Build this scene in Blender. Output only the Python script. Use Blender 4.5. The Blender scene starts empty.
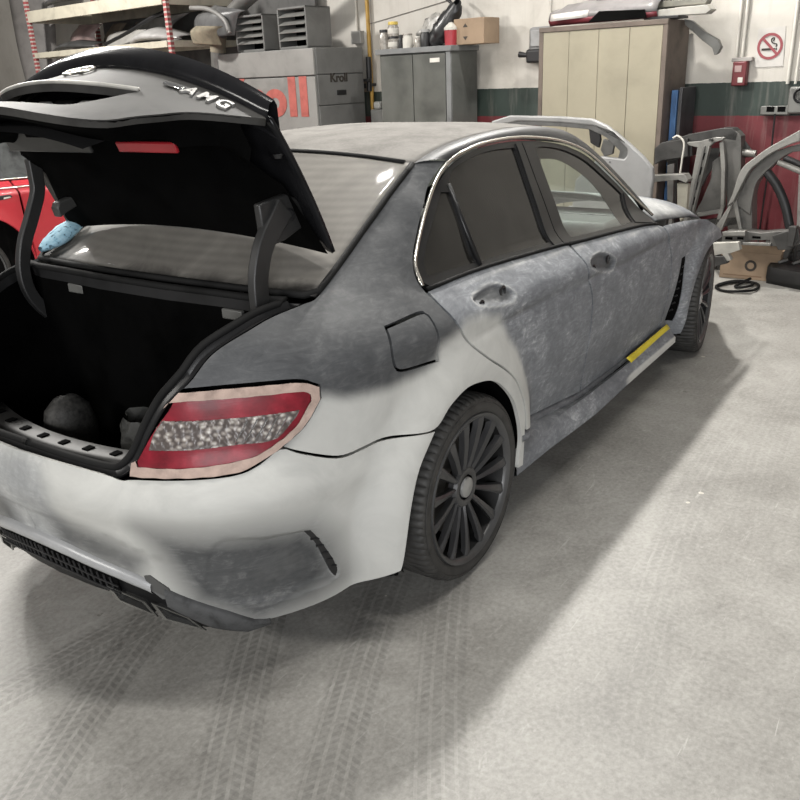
import bpy, math, random
import numpy as np
from mathutils import Vector, Matrix, geometry
random.seed(7); np.random.seed(7)
S = bpy.context.scene
COL = S.collection
PI = math.pi

# ---------------------------------------------------------------- camera
CAM = np.array([-2.1561, -2.1279, 1.6200]); YAW, PITCH, ROLL, FPX = 0.61392, 0.37313, -0.042536, 833.9
_f = np.array([math.cos(YAW)*math.cos(PITCH), math.sin(YAW)*math.cos(PITCH), -math.sin(PITCH)])
_r = np.array([math.sin(YAW), -math.cos(YAW), 0.0]); _u = np.cross(_r, _f)
_c, _s = math.cos(ROLL), math.sin(ROLL)
_r, _u = _c*_r + _s*_u, -_s*_r + _c*_u
cd = bpy.data.cameras.new('camera'); cam = bpy.data.objects.new('camera', cd); COL.objects.link(cam)
cam.matrix_world = Matrix(((_r[0], _u[0], -_f[0], CAM[0]), (_r[1], _u[1], -_f[1], CAM[1]), (_r[2], _u[2], -_f[2], CAM[2]), (0, 0, 0, 1)))
cd.sensor_width = 36.0; cd.lens = 36.0*FPX/800.0; cd.clip_start = 0.05; cd.clip_end = 100
S.camera = cam

# ---------------------------------------------------------------- exposure, world, lamps
S.view_settings.view_transform = 'Standard'; S.view_settings.look = 'None'
S.view_settings.gamma = 1.0; S.view_settings.exposure = 0.0; S.view_settings.use_curve_mapping = False
S.display_settings.display_device = 'sRGB'
wd = bpy.data.worlds.new('world'); S.world = wd; wd.use_nodes = True
wd.node_tree.nodes['Background'].inputs['Color'].default_value = (1.0, 0.985, 0.96, 1)
wd.node_tree.nodes['Background'].inputs['Strength'].default_value = 0.17
def area(name, loc, target, sx, sy, watts, col=(1, 0.97, 0.92)):
    l = bpy.data.lights.new(name, 'AREA'); l.shape = 'RECTANGLE'; l.size = sx; l.size_y = sy; l.energy = watts; l.color = col
    o = bpy.data.objects.new(name, l); COL.objects.link(o); o.location = loc
    o.rotation_euler = (Vector(target)-Vector(loc)).to_track_quat('-Z', 'Y').to_euler()
    return o
area('ceiling_or_fill_lamp', (4.3, 0.62, 4.3), (1.2, -0.7, 0.0), 0.2, 0.2, 235)
area('ceiling_or_fill_lamp', (1.6, 0.60, 4.4), (0.8, -0.6, 0.0), 0.25, 0.15, 115)
area('ceiling_or_fill_lamp', (1.8, 0.99, 4.4), (0.1, -0.5, 1.3), 0.14, 0.14, 12)
area('ceiling_or_fill_lamp', (-0.1, -1.35, 4.4), (0.0, -1.3, 0.0), 2.6, 0.25, 105)
area('ceiling_or_fill_lamp', (0.9, 4.3, 4.4), (0.0, 0.2, 0.8), 2.2, 0.8, 330)
area('flank_fill', (-6.0, -5.0, 1.9), (1.0, -0.5, 0.9), 3.6, 2.6, 350, (0.97, 0.98, 1.0))  # added soft fill behind the camera for the car's flank and rear bumper
area('ceiling_or_fill_lamp', (-5.6, 1.6, 3.3), (-0.3, 0.1, 1.0), 1.6, 0.5, 150)  # added fill from behind the camera to brighten the rear window under the lid
area('ceiling_or_fill_lamp', (1.9, 7.2, 4.3), (5.8, 5.2, 1.3), 0.3, 0.3, 270)

# ---------------------------------------------------------------- materials
def nodes(name):
    m = bpy.data.materials.new(name); m.use_nodes = True
    nt = m.node_tree; b = nt.nodes['Principled BSDF']
    return m, nt, b
def setp(b, **k):
    for n, v in k.items():
        n = {'base': 'Base Color', 'rough': 'Roughness', 'metal': 'Metallic', 'coat': 'Coat Weight', 'coatr': 'Coat Roughness', 'trans': 'Transmission Weight', 'alpha': 'Alpha', 'spec': 'Specular IOR Level', 'ior': 'IOR'}[n]
        if n == 'Base Color' and len(v) == 3: v = (*v, 1)
        b.inputs[n].default_value = v
def N(nt, typ, **k):
    n = nt.nodes.new(typ)
    for a, v in k.items():
        if hasattr(n, a): setattr(n, a, v)
        else: n.inputs[a].default_value = v
    return n
def ramp(nt, fac, stops):
    r = nt.nodes.new('ShaderNodeValToRGB'); e = r.color_ramp.elements
    while len(e) < len(stops): e.new(0.5)
    for i, (p, c) in enumerate(stops):
        e[i].position = p; e[i].color = (*c, 1) if len(c) == 3 else c
    nt.links.new(fac, r.inputs['Fac']); return r.outputs['Color']
def mixc(nt, fac, a, b, blend='MIX'):
    m = nt.nodes.new('ShaderNodeMix'); m.data_type = 'RGBA'; m.blend_type = blend
    for s, v in ((m.inputs['Factor'], fac), (m.inputs['A'], a), (m.inputs['B'], b)):
        if isinstance(v, bpy.types.NodeSocket): nt.links.new(v, s)
        elif isinstance(v, (int, float)): s.default_value = v
        else: s.default_value = (*v, 1) if len(v) == 3 else v
    return m.outputs['Result']
def mth(nt, op, a, b=None, c=None, clamp=False):
    m = nt.nodes.new('ShaderNodeMath'); m.operation = op; m.use_clamp = clamp
    for i, v in enumerate((a, b, c)):
        if v is None: continue
        if isinstance(v, bpy.types.NodeSocket): nt.links.new(v, m.inputs[i])
        else: m.inputs[i].default_value = v
    return m.outputs[0]
def coords(nt, kind='Object', scale=None, rot=None):
    t = nt.nodes.new('ShaderNodeTexCoord').outputs[kind]
    if scale or rot:
        mp = nt.nodes.new('ShaderNodeMapping'); nt.links.new(t, mp.inputs['Vector'])
        if scale: mp.inputs['Scale'].default_value = scale
        if rot: mp.inputs['Rotation'].default_value = rot
        t = mp.outputs['Vector']
    return t
def noise(nt, vec, scale, detail=4, rough=0.55, dist=0.0, out='Fac'):
    n = nt.nodes.new('ShaderNodeTexNoise'); nt.links.new(vec, n.inputs['Vector'])
    n.inputs['Scale'].default_value = scale; n.inputs['Detail'].default_value = detail
    n.inputs['Roughness'].default_value = rough; n.inputs['Distortion'].default_value = dist
    return n.outputs[out]
def bump(nt, b, h, strength=0.2, dist=0.01):
    n = nt.nodes.new('ShaderNodeBump'); n.inputs['Strength'].default_value = strength; n.inputs['Distance'].default_value = dist
    nt.links.new(h, n.inputs['Height']); nt.links.new(n.outputs['Normal'], b.inputs['Normal'])
_mc = {}
def M(name, col=(0.5, 0.5, 0.5), rough=0.5, metal=0.0, var=0.18, scale=6.0, coat=0.0, bmp=0.0, dark=None, spec=0.5):
    """plain procedural material: noise-varied colour with slight relief"""
    if name in _mc: return _mc[name]
    m, nt, b = nodes(name); setp(b, rough=rough, metal=metal, coat=coat, spec=spec)
    v = coords(nt); f = noise(nt, v, scale, 5, 0.6, 0.3)
    d = dark or tuple(c*(1-2*var) for c in col); l = tuple(min(1, c*(1+var)) for c in col)
    c = ramp(nt, f, [(0.28, d), (0.5, col), (0.75, l)])
    nt.links.new(c, b.inputs['Base Color'])
    if bmp: bump(nt, b, noise(nt, v, scale*14, 3), bmp, 0.004)
    _mc[name] = m; return m

# ---------------------------------------------------------------- mesh helpers
def link(name, me, mat=None, parent=None, kind=None, label=None):
    o = bpy.data.objects.new(name, me); COL.objects.link(o)
    if mat is not None:
        for mm in (mat if isinstance(mat, (list, tuple)) else [mat]): me.materials.append(mm)
    if parent is not None: o.parent = parent
    if kind: o['kind'] = kind
    if label: o['label'] = label
    return o
def tag(o, label=None, cat=None, group=None, kind=None):
    for k, v in (('label', label), ('category', cat), ('group', group), ('kind', kind)):
        if v: o[k] = v
    return o
def thing(name, label, cat, loc=(0, 0, 0), rotz=0.0, group=None, rot=None):
    o = bpy.data.objects.new(name, None); o.empty_display_size = 0.1; COL.objects.link(o)
    o.location = loc; o.rotation_euler = rot if rot else (0, 0, rotz)
    return tag(o, label, cat, group)
def child_copy(o, parent):
    c = o.copy(); COL.objects.link(c); c.parent = parent
    for ch in list(o.children): child_copy(ch, c)
    return c
def smoothpoly(pts, closed=False, n=8):
    P = [np.array(p, float) for p in pts]; o = []
    if closed: P = [P[-1]] + P + [P[0], P[1]]
    else: P = [2*P[0]-P[1]] + P + [2*P[-1]-P[-2]]
    for i in range(1, len(P)-2):
        a, b, c, d = P[i-1], P[i], P[i+1], P[i+2]
        for k in range(n):
            t = k/n; o.append(.5*((2*b)+(c-a)*t+(2*a-5*b+4*c-d)*t*t+(3*b-3*c+d-a)*t**3))
    if not closed: o.append(P[-2])
    return np.array(o)
class MB:
    def __init__(s): s.v = []; s.f = []; s.mi = []
    def add(s, v, f, mi=0):
        n = len(s.v); s.v += [tuple(float(c) for c in p) for p in v]; s.f += [tuple(i+n for i in q) for q in f]; s.mi += [mi]*len(f); return s
    def box(s, lo, hi, mi=0, tr=None):
        x0, y0, z0 = lo; x1, y1, z1 = hi
        v = [(x0, y0, z0), (x1, y0, z0), (x1, y1, z0), (x0, y1, z0), (x0, y0, z1), (x1, y0, z1), (x1, y1, z1), (x0, y1, z1)]
        if tr is not None: v = [tuple(tr @ Vector(p)) for p in v]
        return s.add(v, [(0, 3, 2, 1), (4, 5, 6, 7), (0, 1, 5, 4), (1, 2, 6, 5), (2, 3, 7, 6), (3, 0, 4, 7)], mi)
    def tube(s, pts, r, n=8, caps=True, mi=0, flat=1.0):
        P = np.array(pts, float); m = len(P); R = np.broadcast_to(np.array(r, float), (m,))
        T = np.gradient(P, axis=0); T /= np.linalg.norm(T, axis=1)[:, None]+1e-12
        a = np.array([0, 0, 1.0]) if abs(T[0, 2]) < .9 else np.array([1.0, 0, 0])
        v = []; nrm = np.cross(T[0], a); nrm /= np.linalg.norm(nrm)
        for i in range(m):
            nrm = nrm - T[i]*(nrm@T[i]); nrm /= np.linalg.norm(nrm)+1e-12; b = np.cross(T[i], nrm)
            for k in range(n):
                an = 2*PI*k/n; v.append(P[i]+R[i]*(math.cos(an)*nrm+flat*math.sin(an)*b))
        f = [(i*n+k, i*n+(k+1) % n, (i+1)*n+(k+1) % n, (i+1)*n+k) for i in range(m-1) for k in range(n)]
        if caps: f += [tuple(range(n))[::-1], tuple((m-1)*n+k for k in range(n))]
        return s.add(v, f, mi)
    def lathe(s, prof, n=32, tr=None, mi=0, rad=None):
        """prof: (radius, height) pairs revolved about local z"""
        v = []; m = len(prof)
        for k in range(n):
            a = 2*PI*k/n
            for j, (r, h) in enumerate(prof):
                rr = r + (rad(k, j) if rad else 0); v.append((rr*math.cos(a), rr*math.sin(a), h))
        if tr is not None: v = [tuple(tr @ Vector(p)) for p in v]
        f = [(k*m+j, ((k+1) % n)*m+j, ((k+1) % n)*m+j+1, k*m+j+1) for k in range(n) for j in range(m-1)]
        return s.add(v, f, mi)
    def prism(s, poly, h0, h1, tr=None, mi=0):
        n = len(poly); v = [(p[0], p[1], h0) for p in poly]+[(p[0], p[1], h1) for p in poly]
        if tr is not None: v = [tuple(tr @ Vector(p)) for p in v]
        f = [tuple(range(n))[::-1], tuple(range(n, 2*n))]+[(i, (i+1) % n, n+(i+1) % n, n+i) for i in range(n)]
        return s.add(v, f, mi)
    def grid(s, A, mi=0, flip=False, close=False):
        A = np.array(A, float); a, b = A.shape[:2]
        f = []
        for i in range(a-1 + (1 if close else 0)):
            for j in range(b-1):
                q = (i*b+j, ((i+1) % a)*b+j, ((i+1) % a)*b+j+1, i*b+j+1); f.append(q[::-1] if flip else q)
        return s.add(A.reshape(-1, 3), f, mi)
    def build(s, name, mat, parent=None, smooth=False, bevel=0.0, kind=None, label=None, solid=0.0, angle=35):
        me = bpy.data.meshes.new(name); me.from_pydata(s.v, [], s.f)
        o = link(name, me, mat, parent, kind, label)
        if any(s.mi): me.polygons.foreach_set('material_index', s.mi)
        if smooth or bevel:
            me.polygons.foreach_set('use_smooth', [True]*len(me.polygons))
            if smooth != 'full':
                me.set_sharp_from_angle(angle=math.radians(angle))
        me.validate(); me.update()
        if solid:
            d = o.modifiers.new('thickness', 'SOLIDIFY'); d.thickness = solid; d.offset = -1
        if bevel:
            d = o.modifiers.new('bevel', 'BEVEL'); d.width = bevel; d.segments = 2; d.limit_method = 'ANGLE'; d.angle_limit = math.radians(40)
        return o
def frame(origin, xa, ya):
    xa = Vector(xa).normalized(); za = xa.cross(Vector(ya)).normalized(); ya = za.cross(xa)
    return Matrix(((xa.x, ya.x, za.x, origin[0]), (xa.y, ya.y, za.y, origin[1]), (xa.z, ya.z, za.z, origin[2]), (0, 0, 0, 1)))
def box_obj(name, lo, hi, mat, parent=None, bevel=0.004, **k):
    return MB().box(lo, hi).build(name, mat, parent, bevel=bevel, **k)
def text_obj(txt, name, mat, parent, mtx, size, depth=0.001, bold=0.0, sx=1.0, sp=1.0):
    c = bpy.data.curves.new(name, 'FONT'); c.body = txt; c.size = size; c.extrude = depth; c.offset = bold; c.align_x = 'CENTER'; c.space_character = sp; c.align_y = 'CENTER'
    t = bpy.data.objects.new(name+'_tmp', c); COL.objects.link(t)
    dg = bpy.context.evaluated_depsgraph_get(); me = bpy.data.meshes.new_from_object(t.evaluated_get(dg))
    bpy.data.objects.remove(t); me.name = name; me.transform(Matrix.Diagonal((sx, 1, 1, 1))); me.transform(mtx); me.materials.clear()
    return link(name, me, mat, parent)
def inpoly(P, Q):
    P = np.asarray(P); x, y = P[:, 0], P[:, 1]; c = np.zeros(len(P), bool); n = len(Q)
    for i in range(n):
        x0, y0 = Q[i]; x1, y1 = Q[(i+1) % n]
        k = ((y0 > y) != (y1 > y)); c ^= k & (x < (x1-x0)*(y-y0)/((y1-y0) if y1 != y0 else 1e-12)+x0)
    return c
def sdist(P, Q):
    """signed distance to a polygon, positive inside"""
    P = np.asarray(P, float); Q = np.asarray(Q, float); d = np.full(len(P), 1e9)
    for i in range(len(Q)):
        a = Q[i]; e = Q[(i+1) % len(Q)]-a; t = np.clip(((P-a)@e)/(e@e+1e-15), 0, 1)
        d = np.minimum(d, np.linalg.norm(P-a-t[:, None]*e, axis=1))
    return np.where(inpoly(P, Q), d, -d)
def resample(Q, step, corner=38):
    """closed outline -> spline through soft runs, corners kept, even steps"""
    Q = [np.array(q, float) for q in Q]; n = len(Q); cor = []
    for i in range(n):
        a = Q[i]-Q[i-1]; b = Q[(i+1) % n]-Q[i]
        an = math.degrees(abs(math.atan2(a[0]*b[1]-a[1]*b[0], a@b))); cor.append(an > corner)
    st = cor.index(True) if any(cor) else 0
    Q = Q[st:]+Q[:st]; cor = cor[st:]+cor[:st]; runs = []; cur = [Q[0]]
    if not any(cor):
        pts = smoothpoly(Q, True, 8); runs = [list(pts)+[pts[0]]]
    else:
        for i in range(1, n+1):
            cur.append(Q[i % n])
            if cor[i % n] or i == n: runs.append(cur); cur = [Q[i % n]]
    o = []
    for r in runs:
        p = np.array(r) if len(r) == 2 or not any(cor) else smoothpoly(r, False, 8)
        d = np.r_[0, np.cumsum(np.linalg.norm(np.diff(p, axis=0), axis=1))]; k = max(1, int(round(d[-1]/step)))
        t = np.linspace(0, d[-1], k+1)[:-1]; o.append(np.stack([np.interp(t, d, p[:, 0]), np.interp(t, d, p[:, 1])], 1))
    return np.vstack(o)
def shrink(Q, g):
    A = 0.5*np.sum(Q[:, 0]*np.roll(Q[:, 1], -1)-np.roll(Q[:, 0], -1)*Q[:, 1]); sg = 1 if A > 0 else -1
    e = np.roll(Q, -1, 0)-Q; e /= np.linalg.norm(e, axis=1)[:, None]+1e-12; n = sg*np.stack([-e[:, 1], e[:, 0]], 1)
    m = n+np.roll(n, 1, 0); m /= np.linalg.norm(m, axis=1)[:, None]+1e-12; c = np.clip((m*n).sum(1), .5, 1)
    return Q+m*(g/c)[:, None]
def sheet(Q, spacing, holes=(), dense=()):
    """triangulate a flat outline: returns points, triangles, ordered boundary loops"""
    loops = [Q]+list(holes); P = [p for L in loops for p in L]; E = []; k = 0
    for L in loops:
        n = len(L); E += [(k+i, k+(i+1) % n) for i in range(n)]; k += n
    nb = k; lo = Q.min(0); hi = Q.max(0)
    def fill(sp, lo, hi):
        ii = []
        ys = np.arange(lo[1]+sp*.5, hi[1], sp*.87)
        for r, y in enumerate(ys):
            xs = np.arange(lo[0]+(sp*.5 if r % 2 else 0), hi[0], sp); ii.append(np.stack([xs, np.full_like(xs, y)], 1))
        return np.vstack(ii) if ii else np.zeros((0, 2))
    G = fill(spacing, lo, hi)
    for (dlo, dhi, dsp) in dense:
        dlo = np.array(dlo); dhi = np.array(dhi); G = G[~((G > dlo).all(1) & (G < dhi).all(1))]; G = np.vstack([G, fill(dsp, dlo, dhi)])
    sd = sdist(G, Q); mind = 0.45*spacing
    keep = sd > mind*.6
    for h in holes: keep &= sdist(G, h) < -mind*.6
    G = G[keep]; allp = P+list(G)
    r = geometry.delaunay_2d_cdt([Vector((float(p[0]), float(p[1]))) for p in allp], E, [], 0, 1e-7)
    vs = np.array([(v.x, v.y) for v in r[0]]); F = [tuple(f) for f in r[2]]
    cen = np.array([vs[list(f)].mean(0) for f in F]); ok = inpoly(cen, Q)
    for h in holes: ok &= ~inpoly(cen, h)
    F = [f for f, o in zip(F, ok) if o]; mp = {}
    for i, ov in enumerate(r[3]):
        for q in ov: mp[q] = i
    L2 = []; k = 0
    for L in loops: L2.append([mp[k+i] for i in range(len(L))]); k += len(L)
    return vs, F, L2
def surf_panel(name, fn, Q, mat, parent=None, gap=0.0046, spacing=0.025, step=None, depth=0.012, holes=(), dense=(), paint=None, flip=False, sides=(1,), disp=None, label=None, corner=38, both=False, kind=None):
    """panel cut from the surface fn(a, b, off) along outline Q; edges folded inward by depth; one object per side (or one mirrored mesh)"""
    step = step or spacing*.8
    Qr = shrink(resample(Q, step, corner), gap) if gap else resample(Q, step, corner)
    Hs = [shrink(resample(h, step, corner), -gap) for h in holes]
    vs, F, loops = sheet(Qr, spacing, Hs, dense)
    d0 = disp(vs) if disp is not None else np.zeros(len(vs)); e = 1e-3
    def pos(v, extra=0.0):
        dd = (disp(v) if disp is not None else 0.0)
        return fn(v[:, 0], v[:, 1], dd+extra)
    p = pos(vs); du = pos(vs+[e, 0])-pos(vs-[e, 0]); dv = pos(vs+[0, e])-pos(vs-[0, e])
    nr = np.cross(du, dv); nr /= np.linalg.norm(nr, axis=1)[:, None]+1e-15
    if flip: nr = -nr
    # triangles wound along the analytic normal
    FF = []
    for f in F:
        a, b, c = p[f[0]], p[f[1]], p[f[2]]
        FF.append(f if np.dot(np.cross(b-a, c-a), nr[f[0]]) > 0 else f[::-1])
    V = [p]; NN = [nr]; n0 = len(p)
    if depth:
        for L in loops:
            L = np.array(L); q = p[L]; q2 = q-nr[L]*depth; m = len(L); base = n0
            tan = np.roll(q, -1, 0)-np.roll(q, 1, 0); sn = np.cross(tan, nr[L]); sn /= np.linalg.norm(sn, axis=1)[:, None]+1e-15
            cen = p.mean(0); V += [q, q2]; 
            quad = [(base+i, base+(i+1) % m, base+m+(i+1) % m, base+m+i) for i in range(m)]
            a, b, c = q[0], q[1 % m], q2[0]; fl = np.dot(np.cross(b-a, c-a), sn[0]) < 0
            FF += [t[::-1] for t in quad] if fl else quad; NN += [sn, sn]; n0 += 2*m
    V = np.vstack(V); NN = np.vstack(NN); objs = []
    col = None
    if paint is not None:
        pv = paint(vs); ext = [pv]
        if depth:
            for L in loops: ext += [pv[np.array(L)]]*2
        col = np.vstack(ext)
    def make(VV, N2, FX, C):
        me = bpy.data.meshes.new(name); me.from_pydata([tuple(v) for v in VV], [], FX)
        me.polygons.foreach_set('use_smooth', [True]*len(me.polygons))
        if C is not None:
            at = me.attributes.new('paint', 'FLOAT_COLOR', 'POINT'); at.data.foreach_set('color', np.hstack([C, np.ones((len(C), 1))]).astype(np.float32).ravel())
        me.update(); me.normals_split_custom_set_from_vertices([tuple(x) for x in N2])
        o = link(name, me, mat, parent, kind, label); objs.append(o)
    mir = np.array([1, -1, 1])
    if both:
        n = len(V); make(np.vstack([V, V*mir]), np.vstack([NN, NN*mir]), FF+[tuple(i+n for i in t[::-1]) for t in FF], None if col is None else np.vstack([col, col]))
    else:
        for s in sides:
            if s > 0: make(V, NN, FF, col)
            else: make(V*mir, NN*mir, [t[::-1] for t in FF], col)
    return objs

# ---- car body surface: plan outline plus cross-section insets
def catmull(pts,n=16):
    P=np.array(pts,float); P=np.vstack([2*P[0]-P[1],P,2*P[-1]-P[-2]]); o=[]
    for i in range(1,len(P)-2):
        for k in range(n):
            t=k/n; a,b,c,d=P[i-1],P[i],P[i+1],P[i+2]
            o.append(.5*((2*b)+(c-a)*t+(2*a-5*b+4*c-d)*t*t+(3*b-3*c+d-a)*t**3))
    o.append(P[-2]); return np.array(o)
OUT=catmull([(3.56,0),(3.54,.35),(3.46,.6),(3.32,.75),(3.1,.83),(2.76,.866),(2.2,.876),(1.4,.878),(.6,.878),(0,.874),(-.3,.856),(-.55,.807),(-.75,.727),(-.9,.60),(-1.0,.42),(-1.05,.2),(-1.065,0)],24)
_d=np.r_[0,np.cumsum(np.hypot(*np.diff(OUT,axis=0).T))]
OS=-(_d-np.interp(0,-OUT[:,0],_d))       # s, decreasing along list (front positive)
_o=OS.argsort(); OSs=OS[_o]; OX=OUT[_o,0]; OW=OUT[_o,1]
_tx=np.gradient(OX,OSs); _tw=np.gradient(OW,OSs); _n=np.hypot(_tx,_tw)
ONX=-_tw/_n*np.sign(1); ONW=_tx/_n        # outward normal in (x,w): tangent rotated
SR=OSs[0]; SF=OSs[-1]
ZL=np.array([.10,.18,.25,.32,.40,.50,.58,.63,.66,.70,.76,.81,.85,.88,.94,1.0,1.06,1.12,1.2,1.28,1.36,1.42])
side=[.10,.086,.076,.064,.044,.024,.014,.010,.009,.007,.006,.007,.001,.010,.074,.134,.160,.184,.218,.251,.288,.34]
rear=[.12,.07,.06,.052,.045,.024,.000,.012,.030,.052,.064,.072,.08,.088,.115,.17,.25,.32,.40,.48,.56,.62]
q60=[.08,.052,.036,.024,.022,.018,.000,.010,.018,.022,.026,.028,.030,.038,.075,.15,.24,.31,.39,.47,.55,.61]
q40=[.09,.07,.055,.042,.030,.020,.006,.006,.006,.006,.006,.008,.008,.018,.064,.145,.225,.30,.38,.46,.54,.60]
q20=side[:13]+[.012,.066,.128,.182,.240,.32,.40,.48,.54]
q04=side[:13]+[.010,.070,.134,.165,.205,.285,.36,.44,.50]
q13=side[:18]+[.224,.31,.40,.46]
q28=side[:18]+[.218,.256,.36,.43]
S_ST=[SR,-1.15,-.9,-.62,-.42,-.2,-.04,.13,.28,.45,SF]
T=[rear,rear,rear,q60,q40,q20,q04,q13,q28,side,side]
def pchip(x,y,xi):
    h=np.diff(x); d=np.diff(y)/h; m=np.zeros_like(y); 
    for i in range(1,len(x)-1):
        if d[i-1]*d[i]>0:
            w1=2*h[i]+h[i-1]; w2=h[i]+2*h[i-1]; m[i]=(w1+w2)/(w1/d[i-1]+w2/d[i])
    m[0]=d[0]; m[-1]=d[-1]
    k=np.clip(np.searchsorted(x,xi)-1,0,len(x)-2); t=(xi-x[k])/h[k]
    return (2*t**3-3*t**2+1)*y[k]+(t**3-2*t**2+t)*h[k]*m[k]+(-2*t**3+3*t**2)*y[k+1]+(t**3-t**2)*h[k]*m[k+1]
ZG=np.arange(.10,1.4201,.01); SG=np.arange(SR,SF,.02)
_rows=np.array([pchip(ZL,np.array(r),ZG) for r in T])
INS=np.array([pchip(np.array(S_ST),_rows[:,j],SG) for j in range(len(ZG))]).T
for _ in range(2):
    a=np.pad(INS,1,mode='edge'); INS=(a[:-2,1:-1]+a[2:,1:-1]+2*a[1:-1,1:-1])/4
    a=np.pad(INS,1,mode='edge'); INS=(a[1:-1,:-2]+a[1:-1,2:]+4*a[1:-1,1:-1])/6
def sst(a,b,x):
    t=np.clip((x-a)/(b-a),0,1); return t*t*(3-2*t)
def inset(s,z):
    s=np.asarray(s,float); z=np.asarray(z,float)
    zb=np.interp(s,[-.1,.3,1.1,1.7,2.3,3.2],[.03,.025,.0,-.02,-.055,-.11])
    z2=z-zb*sst(.62,.86,z)
    i=np.clip((s-SG[0])/.02,0,len(SG)-1.001); j=np.clip((z2-ZG[0])/.01,0,len(ZG)-1.001)
    a=i.astype(int); b=j.astype(int); u=i-a; v=j-b
    r=INS[a,b]*(1-u)*(1-v)+INS[a+1,b]*u*(1-v)+INS[a,b+1]*(1-u)*v+INS[a+1,b+1]*u*v
    for c,wt,ro in ((0,.905,.60),(2.76,.890+.015*sst(.35,.62,z),.56)):
        k=1-sst(.385,ro-.045,np.hypot(s-c,z-.321)); k=k*sst(.12,.2,z)
        r=r*(1-k)+k*(np.interp(s,OSs,OW)-wt)
    return r
def body(s,z,off=0.0):
    s=np.asarray(s,float); z=np.asarray(z,float); d=off-inset(s,z)
    x=np.interp(s,OSs,OX)+np.interp(s,OSs,ONX)*d; w=np.interp(s,OSs,OW)+np.interp(s,OSs,ONW)*d
    return np.stack([x,-w,z],-1)

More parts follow.
